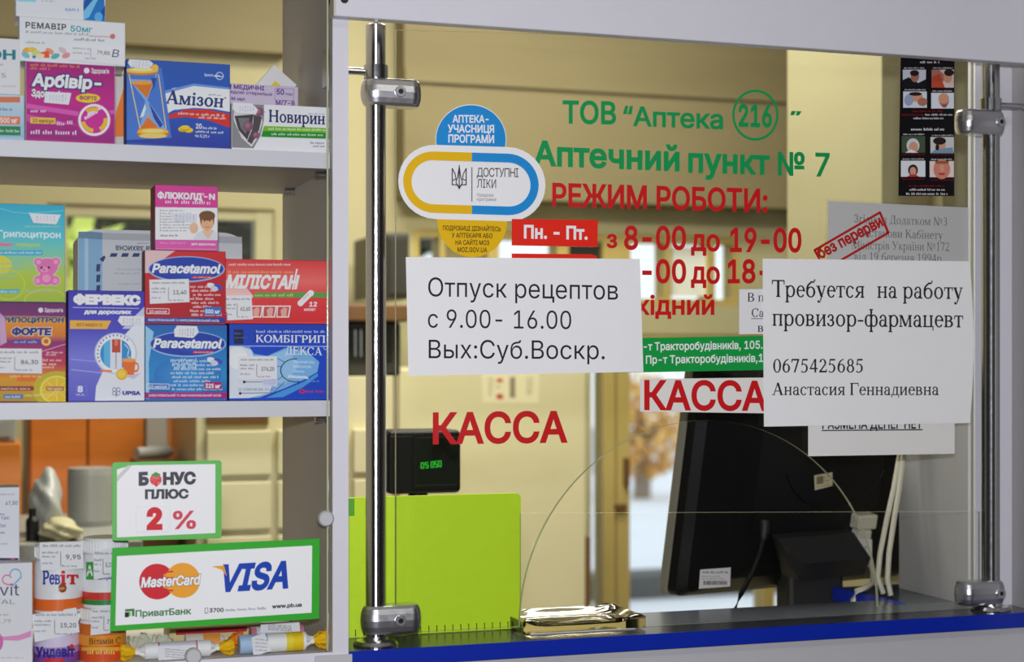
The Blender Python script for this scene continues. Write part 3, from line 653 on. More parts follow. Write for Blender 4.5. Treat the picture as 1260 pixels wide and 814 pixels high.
def stadium(x0, y0, x1, y1, n=16, sl=.03):
    r = (y1 - y0) / 2; cy = (y0 + y1) / 2; o = []
    for i in range(n + 1): a = math.pi / 2 + math.pi * i / n; o.append((x0 + r + r * math.cos(a), cy - r * math.sin(a)))
    for i in range(n + 1): a = -math.pi / 2 + math.pi * i / n; o.append((x1 - r + r * math.cos(a), cy - r * math.sin(a)))
    xm = (x0 + x1) / 2
    return [(a, b + sl * (a - xm)) for a, b in o]
def capsule(p):
    B = (28, 138, 208); Yl = (228, 180, 12); Wt = (240, 240, 246)
    p.ell(355, 205, 173, 172, Wt, n=60); p.ell(355, 205, 170, 168, B, n=60)
    p.ell(362, 600, 171, 178, Yl, n=60)
    p.poly(stadium(0, 236, 719, 598)[::-1], Wt)
    o = stadium(24, 268, 686, 568, 20); k = stadium(65, 311, 646, 526, 20); xm = 360
    for i in range(len(o)):
        j = (i + 1) % len(o); q = [o[i], o[j], k[j], k[i]]
        cut = lambda P_, Q_: P_ if True else Q_
        if (o[i][0] - xm) * (o[j][0] - xm) < 0:
            for sgn, cc in ((-1, Yl), (1, B)):
                lft = [o[i], k[i]] if (o[i][0] - xm) * sgn > 0 else [o[j], k[j]]
                t = (xm - o[i][0]) / (o[j][0] - o[i][0]); mo = (xm, o[i][1] + t * (o[j][1] - o[i][1])); mk = (xm, k[i][1] + t * (k[j][1] - k[i][1]))
                p.poly([lft[0], mo, mk, lft[1]], cc)
        else: p.poly(q, Yl if o[i][0] < xm else B)
    p.text('АПТЕКА-', 267, 121, 440, 122, 35, Wt, bold=.04); p.text('УЧАСНИЦЯ', 244, 169, 467, 171, 36, Wt, bold=.04); p.text('ПРОГРАМИ', 246, 218, 467, 221, 37, Wt, bold=.04)
    D = (52, 52, 54)
    p.line([(360, 340), (360, 506)], 4, D)
    p.text('ДОСТУПНІ', 384, 385, 587, 388, 43, D, bold=.0, track=.9); p.text('ЛІКИ', 385, 439, 478, 441, 42, D, bold=.0)
    p.text('Урядова', 384, 482, 465, 483, 16, (120, 120, 124)); p.text('програма', 384, 503, 478, 504, 16, (120, 120, 124))
    # trident
    p.line([(298, 330), (298, 445)], 5, D); p.line([(264, 345), (264, 425), (290, 425), (298, 445), (307, 425), (332, 425), (332, 345)], 5, D)
    p.line([(264, 345), (278, 372), (282, 398), (264, 404)], 4.5, D); p.line([(332, 345), (318, 372), (314, 398), (332, 404)], 4.5, D)
    p.line([(298, 335), (291, 385), (282, 412), (290, 432)], 4.5, D); p.line([(298, 335), (305, 385), (314, 412), (306, 432)], 4.5, D)
    Bk = (74, 58, 10)
    p.text('ПОДРОБИЦІ ДІЗНАЙТЕСЬ', 219, 646, 501, 652, 22, Bk, bold=.02); p.text('У АПТЕКАРЯ АБО', 262, 682, 460, 685, 22, Bk, bold=.02)
    p.text('НА САЙТІ МОЗ', 280, 717, 444, 719, 22, Bk, bold=.02); p.text('MOZ.GOV.UA', 290, 752, 434, 754, 22, Bk, bold=.02)
def sticker_outline():
    o = []
    for i in range(25): a = math.radians(170 - 160 * i / 24); o.append((355 + 173 * math.cos(a), 205 - 172 * math.sin(a)))
    r = stadium(0, 236, 719, 598); 
    right = [q for q in r[17:]]; left = r[:17]
    o += right[::-1]
    for i in range(25): a = math.radians(-10 - 160 * i / 24); o.append((362 + 171 * math.cos(a), 600 - 178 * math.sin(a)))
    o += left[::-1]
    return c_(TFM, *o)
m = MB(); capsule(Print(m, plane(YG - .0004), TFM, 0.0)); o = m.build('capsule_sticker', M['gloss']); tag(o, 'capsule shaped sticker with yellow and blue ring on the hatch glass', 'sticker')

sheet('day_plate', 'red day plate Пн. - Пт. with white letters on the glass', 'sticker', c_(TFO, (500, 154), (832, 158), (830, 262), (500, 256)), YG - .0006, (226, 40, 24), 'gloss',
      lambda p: p.text('Пн. - Пт.', 549, 227, 790, 232, 48, (250, 250, 250), bold=.045), TFO)
sheet('day_plate', 'second red day plate, only its top edge showing above the white paper', 'sticker', c_(TFO, (500, 287), (806, 290), (828, 297), (830, 390), (500, 386)), YG - .0006, (226, 40, 24), 'gloss')
sheet('address_plate', 'green address plate with two white lines, between the two paper notices', 'sticker', [(755, 416), (965, 412.6), (965, 454.5), (755, 458.5)], YG - .0006, (20, 152, 66), 'gloss',
      lambda p: (p.text('Пр-т Тракторобудівників, 105.', 777, 431, 938, 428.6, 9.5, (236, 244, 236), bold=.025), p.text('Пр-т Тракторобудівників,105', 795, 447, 953, 444.5, 9.5, (236, 244, 236), bold=.025)))
sheet('cash_desk_strip', 'white strip with red КАССА below the green address plate', 'sign', [(787.5, 466), (962, 464), (962, 508.5), (787.5, 506)], YG - .0006, (226, 222, 216), 'paper',
      lambda p: p.text('КАССА', 794, 503, 942.5, 504, 34.5, RED, bold=.035))
sheet('small_notice', 'small white notice with black serif text showing beside the job notice', 'notice', [(909.5, 355.7), (985, 355), (985, 410), (909.5, 411)], YG - .0009, (226, 226, 228), 'paper',
      lambda p: (p.text('В п', 570, 613, 650, 613, 43, INK, 'serif', .008), p.text('Са', 590, 690, 650, 690, 42, INK, 'serif', .008), p.line([(588, 699), (655, 699)], 3, INK), p.text('в', 620, 765, 648, 765, 44, INK, 'serif', .008)), TFT)
# paper about the cabinet order, in a clear sleeve
o = sheet('order_notice', 'grey-printed notice in a clear plastic sleeve at the upper right of the glass', 'notice', c_(TFR, (160, 562), (628, 584), (628, 790), (160, 790)), YG - .0009, (206, 206, 204), 'paper',
      lambda p: [p.text(t, x0, y0, x1, y1, h, (112, 112, 112), 'serif') for t, x0, y0, x1, y1, h in (('Згідно з Додатком №3', 247, 634, 557, 645, 28), ('Постанови Кабінету', 258, 680, 543, 690, 28), ('Міністрів України №172', 240, 722, 565, 729, 28), ('від 19 березня 1994р.', 247, 760, 545, 768, 28))], TFR)
m = MB(); m.prism([at(*q_, YG - .0012) for q_ in c_(TFR, (155, 555), (636, 580), (636, 800), (147, 800))], (0, .0002, 0)); m.build('clear_sleeve', M['sleeve'], o)
def stamp(p):
    p.frame([(115, 726), (333, 600), (361, 668), (150, 790)], 8, (176, 26, 26))
    a = math.radians(-28); cs = sans_contours('без перерви'); A = np.concatenate([np.array(c) for c in cs]); lo, hi = A[:, 0].min(), A[:, 0].max(); V, F = fill(grow(cs, .028, 1 if sum(area2(c) for c in cs) > 0 else -1))
    p.up(); L = 236.0; vs = []
    for u_, v_ in V:
        uu = (u_ - lo) / (hi - lo) * L; vv = v_ / CAPH * 36; vs.append(p.P(136 + uu * math.cos(a) + vv * math.sin(a), 754 + uu * math.sin(a) - vv * math.cos(a)))
    p.mb.add(vs, F, pc((176, 26, 26)))
m = MB(); stamp(Print(m, plane(YG - .0014), TFR, 0.0)); o = m.build('diagonal_stamp', M['vinyl']); tag(o, 'red framed diagonal sticker without background, across the sleeved notice', 'sticker')
sheet('change_notice', 'white notice peeping out below the job notice, its underlined words half hidden', 'notice', c_(TFQ, (333, 600), (857, 600), (857, 750), (333, 759)), YG - .0014, (224, 222, 218), 'paper',
      lambda p: (p.text('РАЗМЕНА ДЕНЕГ НЕТ', 384, 661, 740, 659.5, 34, INK, bold=.03), p.line([(382, 667), (742, 664)], 4, INK)), TFQ)
def curled(p0, name, label, cat, q, Y, draw, tf):
    # a taped sheet: flat on the left, its right edge lifting a little
    m = MB(); TL, TR, BR, BL = q; n = 12; rows = 8; V = []
    for j in range(rows + 1):
        for i in range(n + 1):
            s_, t_ = i / n, j / rows; a = (TL[0] + (TR[0] - TL[0]) * s_, TL[1] + (TR[1] - TL[1]) * s_); b = (BL[0] + (BR[0] - BL[0]) * s_, BL[1] + (BR[1] - BL[1]) * s_)
            bow = p0 * math.sin(math.pi * t_) * max(0, s_ - .6) / .4
            V.append(at(a[0] + (b[0] - a[0]) * t_ + bow, a[1] + (b[1] - a[1]) * t_, Y))
    N = len(V); V2 = [v + Vector((0, .0003, 0)) for v in V]; F = [[j * (n + 1) + i, (j + 1) * (n + 1) + i, (j + 1) * (n + 1) + i + 1, j * (n + 1) + i + 1] for j in range(rows) for i in range(n)]
    m.add(V, F, pc(WHITE)); m.add(V2, [f[::-1] for f in F], pc(WHITE)); draw(Print(m, plane(Y), tf, .00003)); o = m.build(name, M['paper']); tag(o, label, cat); return o
curled(4.5, 'job_notice', 'large white paper notice with four lines of serif text beside the right post', 'notice', c_(TFQ, (170, 52), (911, 62), (912, 640), (175, 653)), YG - .0020,
    lambda p: (p.text('Требуется', 203, 189, 533, 192, 60, INK, 'serif', .011), p.text('на работу', 581, 192.5, 886, 197, 60, INK, 'serif', .011, track=1.0), p.text('провизор-фармацевт', 206, 292, 887, 298, 61, INK, 'serif', .011),
               p.text('0675425685', 208, 459, 528, 459, 47, INK, 'serif', .011), p.text('Анастасия Геннадиевна', 204, 540, 800, 540, 43, INK, 'serif', .011)), TFQ)
curled(0.0, 'hours_notice', 'white paper notice with three lines of plain black text left of centre', 'notice', c_(TFO, (92, 301), (993, 308), (1007, 743), (102, 758)), YG - .0012,
    lambda p: (p.text('Отпуск рецептов', 178, 452, 909, 465, 73, INK), p.text('с 9.00- 16.00', 177, 572, 729, 578, 70, INK), p.text('Вых:Суб.Воскр.', 180, 690, 858, 694, 71, INK)), TFO)
# dark strip poster with eight small photographs
def poster(p):
    W_ = (226, 226, 230); R_ = (150, 20, 24); SK = (206, 150, 122); SK2 = (170, 112, 92); HR = (40, 30, 28)
    cell = [(68, 110, 190, 205), (220, 110, 338, 205), (70, 225, 195, 311), (218, 232, 338, 315), (62, 460, 186, 548), (214, 465, 338, 551), (58, 590, 187, 675), (210, 592, 338, 677)]
    bgc = [(200, 204, 214), (214, 190, 184), (206, 214, 222), (214, 220, 228), (70, 84, 60), (200, 200, 200), (216, 222, 226), (226, 210, 204)]
    for (a, b, c, d), k in zip(cell, bgc): p.rect(a, b, c, d, k); p.small(a + 8, b - 6, c - 4, 7, W_); 
    p.poly([(68, 205), (68, 165), (100, 150), (150, 180), (190, 160), (190, 205)], (24, 24, 30)); p.ell(132, 146, 22, 30, SK2); p.ell(130, 128, 24, 16, HR)
    p.poly([(220, 110), (260, 110), (300, 150), (250, 205), (220, 205)], SK2); p.poly([(222, 150), (262, 130), (290, 205), (222, 205)], (184, 74, 50)); p.ell(305, 150, 22, 30, SK); p.ell(312, 126, 26, 18, HR)
    p.ell(140, 255, 34, 24, SK); p.ell(172, 280, 26, 22, SK2); p.ell(100, 270, 24, 30, (150, 160, 190)); p.ell(135, 238, 34, 10, HR)
    p.ell(286, 272, 26, 34, SK2); p.ell(284, 262, 28, 28, SK); p.ell(288, 300, 14, 10, (150, 90, 80))
    p.ell(122, 510, 34, 38, (196, 208, 220)); p.ell(124, 520, 24, 30, SK); p.poly([(80, 548), (110, 530), (150, 548)], W_)
    p.ell(268, 510, 26, 34, SK); p.ell(262, 486, 34, 20, HR); p.poly([(214, 551), (240, 530), (330, 520), (338, 551)], (120, 150, 170)); p.ell(250, 520, 10, 16, HR)
    p.ell(122, 640, 26, 30, HR); p.ell(122, 645, 17, 22, SK); p.poly([(90, 675), (110, 662), (136, 662), (154, 675)], (180, 60, 60))
    p.ell(274, 635, 44, 52, (204, 132, 110)); p.ell(274, 632, 12, 22, (216, 150, 126)); p.ell(274, 660, 18, 6, (176, 60, 60)); p.rect(240, 592, 310, 606, (150, 90, 60))
    p.small(160, 76, 262, 12, W_); p.small(120, 334, 280, 10, R_); p.small(62, 352, 190, 9, R_); p.small(188, 352, 330, 10, W_); p.small(125, 371, 282, 10, W_)
    p.small(112, 431, 288, 14, W_); p.small(64, 560, 186, 7, R_); p.small(215, 560, 336, 7, R_); p.small(64, 690, 186, 7, R_); p.small(215, 695, 336, 7, R_)
    p.small(100, 727, 285, 9, R_); p.small(104, 748, 290, 11, W_); p.small(86, 770, 308, 11, W_)
sheet('photo_poster', 'narrow black poster with eight small photographs at the top right of the glass', 'poster', c_(TFK, (58, 10), (341, 20), (340, 776), (45, 776)), YG - .0006, (16, 14, 18), 'gloss', poster, TFK)
# ================================================================== cartons, jars and signs of the show case
WT = (238, 238, 242); LAV = (206, 206, 214)
def carton(label, tf, q, Y, depth, base, draw, z0=None, side=None, group='cartons on the shelves', name='medicine_box', back=None):
    P_ = [at(tf[0] + a * tf[2], tf[1] + b * tf[2], Y) for a, b in q]
    x0 = (P_[0].x + P_[3].x) / 2; x1 = (P_[1].x + P_[2].x) / 2; z1 = (P_[0].z + P_[1].z) / 2
    x1 = min(x1, XD0 - .0014)
    if z0 is None: z0 = (P_[2].z + P_[3].z) / 2
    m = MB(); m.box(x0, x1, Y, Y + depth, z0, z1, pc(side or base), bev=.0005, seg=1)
    # tuck flap line on the side
    m.box(x0 - .0002, x1 + .0002, Y + depth * .5, Y + depth * .5 + .0006, z0 + .001, z1 - .001, pc(tuple(int(v * .9) for v in (side or base))))
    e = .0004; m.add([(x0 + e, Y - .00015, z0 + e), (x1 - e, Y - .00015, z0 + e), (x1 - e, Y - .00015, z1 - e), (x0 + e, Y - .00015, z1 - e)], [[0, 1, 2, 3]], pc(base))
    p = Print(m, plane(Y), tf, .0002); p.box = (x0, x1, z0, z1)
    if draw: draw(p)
    o = m.build(name, M['card']); tag(o, label, 'medicine box', group); o['_top'] = z1; o['_y'] = Y
    return o
def top(o): return o['_top'] + .0002
def price(o, tf, q, draw=None, col=(232, 232, 236), off=.0030, name='price_label'):
    Y = o['_y']; m = MB(); m.prism([at(tf[0] + a * tf[2], tf[1] + b * tf[2], Y, off) for a, b in q], (0, .0004, 0), pc(col))
    if draw: draw(Print(m, plane(Y), tf, off + .00003))
    return m.build(name, M['paper'], o)
def tagprint(x0, y0, x1, y1, num):
    w, h = x1 - x0, y1 - y0; T = (120, 120, 130)
    def f(p):
        p.small(x0 + w * .08, y0 + h * .18, x1 - w * .06, h * .09, T); p.small(x0 + w * .06, y0 + h * .42, x0 + w * .42, h * .09, T); p.small(x0 + w * .06, y0 + h * .56, x0 + w * .40, h * .08, T); p.small(x0 + w * .06, y0 + h * .8, x0 + w * .3, h * .08, (130, 130, 180))
        p.line([(x0 + w * .48, y0 + h * .34), (x0 + w * .48, y0 + h * .86)], h * .025, T); p.text(num, x0 + w * .60, y0 + h * .62, x0 + w * .93, y0 + h * .62, h * .16, (70, 70, 76), bold=.02); p.small(x0 + w * .5, y0 + h * .9, x1 - w * .15, h * .07, T)
    return f
def pen(x0, y0, x1, y1):
    def f(p):
        rnd = random.Random(int(x0 * 7 + y0)); xx = x0; col = (130, 138, 190)
        while xx < x1:
            w = (x1 - x0) / 5.5; h = y1 - y0; k = rnd.choice((0, 1, 2)); t = h * .055
            if k == 0: p.ell(xx + w * .35, (y0 + y1) / 2, w * .33, h * .42, col, inner=.84, n=14)
            elif k == 1: p.line([(xx + w * .4, y0), (xx + w * .25, y1)], t, col)
            else: p.line([(xx, y0 + h * .2), (xx + w * .5, y0), (xx + w * .1, y1), (xx + w * .6, y1)], t, col)
            xx += w
    return f

# ---------------------------------------------------------------- top shelf
YF = .022
def d_arb(p):
    p.vgrad([(131, 318), (604, 350), (609, 750), (140, 726)], [(0, (160, 24, 118)), (.5, (196, 30, 140)), (1, (150, 26, 124))])
    p.poly([(140, 545), (430, 590), (609, 580), (609, 600), (430, 615), (140, 570)], (214, 90, 176)); p.poly([(140, 600), (420, 660), (140, 640)], (206, 70, 166))
    p.small(160, 348, 425, 15, (250, 140, 40), .04); p.small(160, 366, 265, 13, (250, 140, 40), .04)
    p.ell(457, 372, 15, 15, (246, 232, 244)); p.text('Здоров’я', 482, 384, 574, 388, 24, (246, 232, 244), bold=.03)
    p.text('Арбівір-', 172, 450, 527, 470, 62, (240, 240, 250), bold=.055, slant=.12, outline=(44, 40, 120), ow=.075)
    p.text('Здоров’я', 166, 506, 330, 518, 36, (240, 236, 248), bold=.05, slant=.1, outline=(90, 24, 110), ow=.04)
    p.ell(464, 517, 64, 24, (250, 206, 40)); p.text('ФОРТЕ', 420, 524, 510, 528, 19, (150, 40, 110), bold=.05)
    p.small(162, 592, 245, 17, (244, 214, 236)); p.rect(160, 618, 292, 650, (246, 200, 40), .03); p.text('10 капсул', 172, 644, 282, 647, 18, (120, 30, 100), bold=.04)
    p.small(162, 706, 408, 22, (238, 216, 240), .02); p.small(300, 660, 385, 18, (240, 214, 232), -.1)
    p.ell(497, 632, 92, 90, (196, 60, 160), edge=(196, 50, 150)); p.ell(497, 632, 84, 84, (250, 236, 250)); p.ell(497, 632, 71, 71, (206, 36, 150))
    for k in range(5): p.ell(470 + k * 14, 600 - k * 8, 9, 11, (250, 220, 244)); p.ell(452 + k * 14, 622 - k * 8, 8, 9, (244, 200, 236))
    p.ell(497, 632, 70, 66, (246, 190, 30), 190, 265, inner=.70); p.ell(497, 632, 70, 66, (246, 190, 30), 70, 130, inner=.70); p.ell(497, 632, 70, 66, (246, 190, 30), 300, 370, inner=.70)
a1 = carton('magenta carton with a round glowing globe, on the top shelf', TFA, [(131, 318), (604, 350), (609, 750), (140, 726)], YF, .045, (178, 28, 130), d_arb, z0=ZS1 + .0002, side=(226, 214, 226))
price(a1, TFA, [(240, 482), (376, 490), (362, 552), (232, 540)], pen(258, 500, 350, 530), name='handwritten_label')
def d_rem(p):
    p.text('РЕМАВІР', 136, 146, 348, 158, 30, (64, 64, 74), bold=.035, track=1.1); p.text('50мг', 373, 165, 486, 171, 30, (52, 158, 176), bold=.03)
    p.small(136, 174, 470, 14, (150, 150, 158), .045); p.line([(470, 190), (590, 195)], 3, (170, 80, 70)); p.ell(594, 192, 14, 14, (206, 120, 110)); p.small(392, 214, 560, 15, (128, 128, 136), .04); p.small(138, 228, 240, 13, (140, 140, 146), .04)
    for i, (x, y, c) in enumerate(((140, 265, (238, 170, 60)), (170, 262, (244, 196, 70)), (135, 290, (120, 190, 200)), (190, 280, (200, 216, 130)), (235, 285, (228, 110, 60)), (262, 270, (236, 150, 110)), (292, 296, (90, 180, 180)), (215, 296, (244, 214, 190)), (330, 265, (214, 190, 196)), (350, 292, (222, 150, 150)))): p.ell(x, y, 24, 14, c, rot=25 * (i % 3) - 20)
    p.poly([(232, 305), (238, 270), (256, 268), (262, 305)], (226, 92, 44)); p.ell(180, 300, 10, 8, (60, 130, 190))
a2 = carton('white carton with grey and teal heading, lying on the magenta carton', TFA, [(98, 76), (661, 130), (660, 350), (105, 310)], YF + .002, .05, (228, 229, 232), d_rem, z0=top(a1), side=(214, 214, 218))
price(a2, TFA, [(370, 240), (655, 262), (655, 345), (368, 318)], lambda p: (p.small(384, 258, 480, 9, (140, 140, 148), .05), p.small(384, 282, 470, 9, (140, 140, 148), .05), p.line([(478, 256), (478, 300)], 3, (140, 140, 148)), p.text('79,80', 512, 284, 578, 290, 18, (90, 90, 96), bold=.02), p.small(450, 312, 508, 9, (120, 120, 170)), p.text('В', 590, 300, 624, 302, 40, (70, 74, 110), slant=.2)))
def d_ged(p):
    p.poly([(440, 105), (440, 0), (548, -60), (556, 118)], (28, 120, 196)); p.poly([(440, 60), (500, -30), (530, -30), (470, 90), (440, 105)], (120, 196, 240)); p.poly([(500, 112), (556, 30), (556, 80), (540, 117)], (14, 80, 160)); p.ell(520, 90, 22, 26, (90, 176, 232)); p.poly([(440, 20), (470, -20), (490, 0), (440, 60)], (16, 84, 168))
    p.small(345, 58, 420, 16, (90, 150, 210), .05); p.small(220, 8, 290, 9, (150, 150, 160), .04); p.rect(90, -20, 190, 6, (140, 214, 232), .05)
a3 = carton('white carton with a blue patterned end, topmost of the pile on the top shelf', TFA, [(82, -190), (556, -170), (556, 118), (84, 73)], YF + .004, .05, (226, 227, 232), d_ged, z0=top(a2), side=(216, 216, 220))
def d_on(p):
    p.text('ОН', -62, 311, 78, 312, 47, (24, 128, 140), bold=.05); p.small(-60, 345, 20, 10, (130, 130, 140)); p.text('75', -22, 409, 30, 411, 24, (120, 120, 126)); p.small(-90, 458, 90, 8, (150, 150, 156))
def d_lb(p):
    p.vgrad([(-200, 488), (124, 500), (132, 726), (-200, 716)], [(0, (196, 214, 226)), (1, (150, 190, 216))]); p.rect(-200, 510, 106, 540, (214, 120, 84)); p.small(-60, 583, 70, 15, (60, 90, 120)); p.rect(-20, 612, 106, 654, (226, 120, 84), .02); p.text('500 мг', 2, 646, 92, 648, 26, (244, 230, 220), bold=.04)
    p.rect(-200, 660, 108, 708, (30, 130, 76), .02); p.small(-20, 695, 100, 14, (210, 230, 214), .02)
b1 = carton('light blue carton with orange and green bands at the left end of the top shelf', TFA, [(-200, 488), (124, 500), (132, 726), (-200, 716)], YF, .05, (172, 200, 220), d_lb, z0=ZS1 + .0002)
b2 = carton('white carton with teal letters, standing on the light blue carton at the left edge', TFA, [(-200, 190), (104, 205), (110, 495), (-200, 484)], YF, .05, (224, 224, 226), d_on, z0=top(b1))
b3 = carton('white carton with an orange flame shape, between the magenta and the hourglass cartons', TFA, [(560, 385), (700, 392), (690, 740), (560, 735)], YF + .10, .03, (196, 192, 190), lambda p: p.poly([(600, 720), (612, 590), (660, 440), (690, 440), (690, 720)], (224, 120, 40)), z0=ZS1 + .0002)
def d_ami(p):
    p.vgrad([(65, 286), (582, 329), (583, 742), (60, 712)], [(0, (44, 88, 176)), (.5, (40, 92, 190)), (1, (44, 60, 158))])
    p.poly([(230, 470), (300, 440), (400, 428), (500, 432), (583, 447), (583, 560), (500, 545), (400, 540), (300, 550), (230, 590)], (234, 236, 244))
    p.poly([(250, 455), (400, 418), (583, 438), (583, 448), (400, 430), (260, 468)], (110, 150, 220))
    p.poly([(215, 620), (270, 575), (360, 548), (470, 548), (583, 570), (583, 640), (470, 600), (360, 585), (280, 592)], (214, 48, 34)); p.small(322, 573, 565, 13, (246, 214, 210), .05); p.small(425, 592, 565, 11, (246, 214, 210), .05)
    p.text('Амізон', 258, 516, 545, 537, 62, (30, 46, 120), 'serif', .035, .08); p.small(475, 478, 546, 9, (120, 140, 190), .06); p.ell(558, 490, 4, 4, (50, 60, 120))
    p.small(455, 382, 530, 15, (214, 226, 246), .06); p.ell(530, 380, 20, 20, (200, 216, 244), inner=.8); p.line([(500, 380), (548, 384)], 4, (214, 226, 246))
    for cx, cy, r in ((345, 645, 22), (375, 650, 22), (357, 638, 24)): p.ell(cx, cy + 4, r, 12, (190, 140, 20)); p.ell(cx, cy, r, 11, (240, 206, 40))
    p.text('20', 412, 642, 440, 644, 24, WT, bold=.04); p.small(446, 646, 515, 13, (220, 228, 244), .04); p.small(410, 664, 552, 12, (220, 228, 244), .04); p.text('по 0,25 г', 408, 685, 480, 690, 14, (220, 228, 244), bold=.02)
    # hourglass
    GL = (126, 170, 226); p.poly([(64, 330), (240, 340), (290, 690), (64, 700)], (70, 120, 206))
    p.poly([(78, 395), (205, 400), (212, 350), (222, 352), (200, 440), (168, 500), (232, 590), (262, 650), (130, 650), (140, 580), (158, 505), (108, 440)], GL)
    p.poly([(90, 412), (196, 416), (166, 492)], (218, 120, 30)); p.ell(143, 414, 54, 10, (240, 160, 60)); p.poly([(170, 585), (215, 630), (230, 655), (120, 652), (145, 625)], (226, 116, 24)); p.poly([(172, 560), (178, 590), (166, 590)], (240, 150, 60))
    p.poly([(186, 390), (214, 390), (206, 430), (170, 492), (196, 430)], (50, 72, 160)); p.poly([(176, 515), (206, 560), (246, 625), (232, 640), (200, 590)], (44, 64, 156)); p.poly([(156, 520), (130, 590), (150, 580), (162, 540)], (220, 234, 250))
    for x0, x1 in ((66, 132), (214, 262)): p.line([(x0 + 10, 372), (x1, 645)], 5, (236, 206, 130))
    p.ell(140, 358, 84, 19, (210, 130, 30)); p.ell(140, 352, 82, 15, (246, 196, 90)); p.ell(140, 349, 60, 8, (250, 226, 150)); p.ell(206, 338, 18, 16, (246, 190, 70))
    p.ell(196, 668, 82, 24, (206, 116, 24)); p.ell(196, 658, 78, 17, (246, 186, 60)); p.ell(196, 655, 56, 9, (250, 220, 130)); p.ell(196, 680, 70, 12, (246, 206, 110))
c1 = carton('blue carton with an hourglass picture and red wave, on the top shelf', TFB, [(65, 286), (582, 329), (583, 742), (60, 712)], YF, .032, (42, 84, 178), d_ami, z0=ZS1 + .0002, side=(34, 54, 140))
price(c1, TFB, [(78, 296), (180, 303), (198, 318), (178, 345), (85, 335), (70, 315)], pen(92, 306, 180, 334), name='handwritten_label')
def d_glv(p):
    LV = (104, 64, 140); p.text('РУКАВИЧКИ МЕДИЧНІ', 400, 432, 752, 452, 20, LV, bold=.05); p.text('оглядові стерильні', 540, 463, 792, 480, 16, LV, bold=.03); p.text('М нал', 590, 500, 655, 504, 16, LV, bold=.04)
    p.frame([(808, 440), (902, 446), (900, 505), (806, 500)], 3, (160, 130, 190)); p.text('50', 816, 472, 852, 474, 26, LV, bold=.05); p.text('пар', 860, 476, 895, 478, 14, LV, bold=.02); p.text('М/7-8', 812, 524, 905, 528, 22, LV, bold=.04)
c2 = carton('lilac glove carton with purple print, behind the white carton with the green band', TFB, [(440, 408), (922, 436), (925, 770), (440, 750)], YF + .06, .08, (204, 190, 212), d_glv, z0=ZS1 + .0002, side=(190, 176, 200))
# small carton leaning cornerwise behind the glove carton
P0 = at(TFB[0] + 803 * TFB[2], TFB[1] + 322 * TFB[2], .17); m = MB(); s_ = .07
Rr = Matrix.Translation(P0) @ Matrix.Rotation(math.radians(40), 4, 'Y'); 
m.box(0, .036, 0, .02, -.085, 0, pc((226, 226, 228)), bev=.0005, seg=1); m.box(-.0003, .0, .002, .018, -.084, -.002, pc((206, 206, 200)))
m.add([(.0135, -.0003, -.085), (.0215, -.0003, -.085), (.0215, -.0003, -.014), (.0135, -.0003, -.014)][::1], [[0, 1, 2, 3]], pc((232, 206, 60)))
for k in range(5): m.add([(.025, -.0003, -.03 - k * .008), (.033, -.0003, -.03 - k * .008), (.033, -.0003, -.028 - k * .008), (.025, -.0003, -.028 - k * .008)], [[0, 1, 2, 3]], pc((150, 150, 170)))
m.xform(Rr); o = m.build('medicine_box', M['card']); tag(o, 'small white carton with a yellow stripe, tilted on its corner behind the glove carton', 'medicine box', 'cartons on the shelves')
def d_nov(p):
    p.poly([(592, 517), (752, 524), (752, 600), (735, 680), (700, 742), (592, 738)], (140, 138, 142)); p.poly([(600, 560), (740, 575), (745, 610), (720, 690), (690, 735), (640, 690), (600, 600)], (216, 214, 216)); p.poly([(604, 580), (700, 572), (690, 640), (668, 700), (624, 650)], (66, 62, 66)); p.poly([(622, 590), (680, 590), (660, 670), (636, 640)], (120, 116, 120))
    p.poly([(700, 575), (742, 585), (728, 650), (690, 722), (668, 706), (696, 640)], (80, 70, 74))
    rnd = random.Random(2)
    for cx, cy, r in ((674, 632, 24), (728, 560, 22), (712, 676, 16)):
        for k in range(10): a = k * .63; p.line([(cx, cy), (cx + r * 1.35 * math.cos(a), cy + r * 1.35 * math.sin(a))], 3, (112, 66, 92))
        p.ell(cx, cy, r, r, (132, 84, 108)); p.ell(cx - r * .2, cy - r * .2, r * .5, r * .5, (160, 112, 132))
    p.text('Новирин', 778, 608, 1056, 622, 58, (30, 36, 96), 'serif', .03); p.small(975, 572, 1055, 8, (140, 150, 190), .04)
    p.poly([(752, 630), (1062, 640), (1062, 694), (738, 684)], (24, 140, 40)); p.poly([(752, 630), (1062, 640), (1062, 664), (748, 655)], (120, 186, 40)); p.small(775, 650, 1058, 12, (226, 240, 200), .02); p.small(790, 676, 1056, 12, (210, 236, 210), .02)
    p.small(985, 720, 1058, 11, (90, 96, 130), .02); p.small(998, 736, 1058, 10, (90, 96, 130), .02)
c3 = carton('white carton with shield picture and green band, right end of the top shelf', TFB, [(592, 516), (1075, 535), (1076, 757), (588, 738)], YF, .032, (232, 232, 236), d_nov, z0=ZS1 + .0002)
price(c3, TFB, [(597, 512), (690, 517), (722, 548), (712, 572), (612, 566), (594, 545)], pen(628, 530, 700, 556), name='handwritten_label')

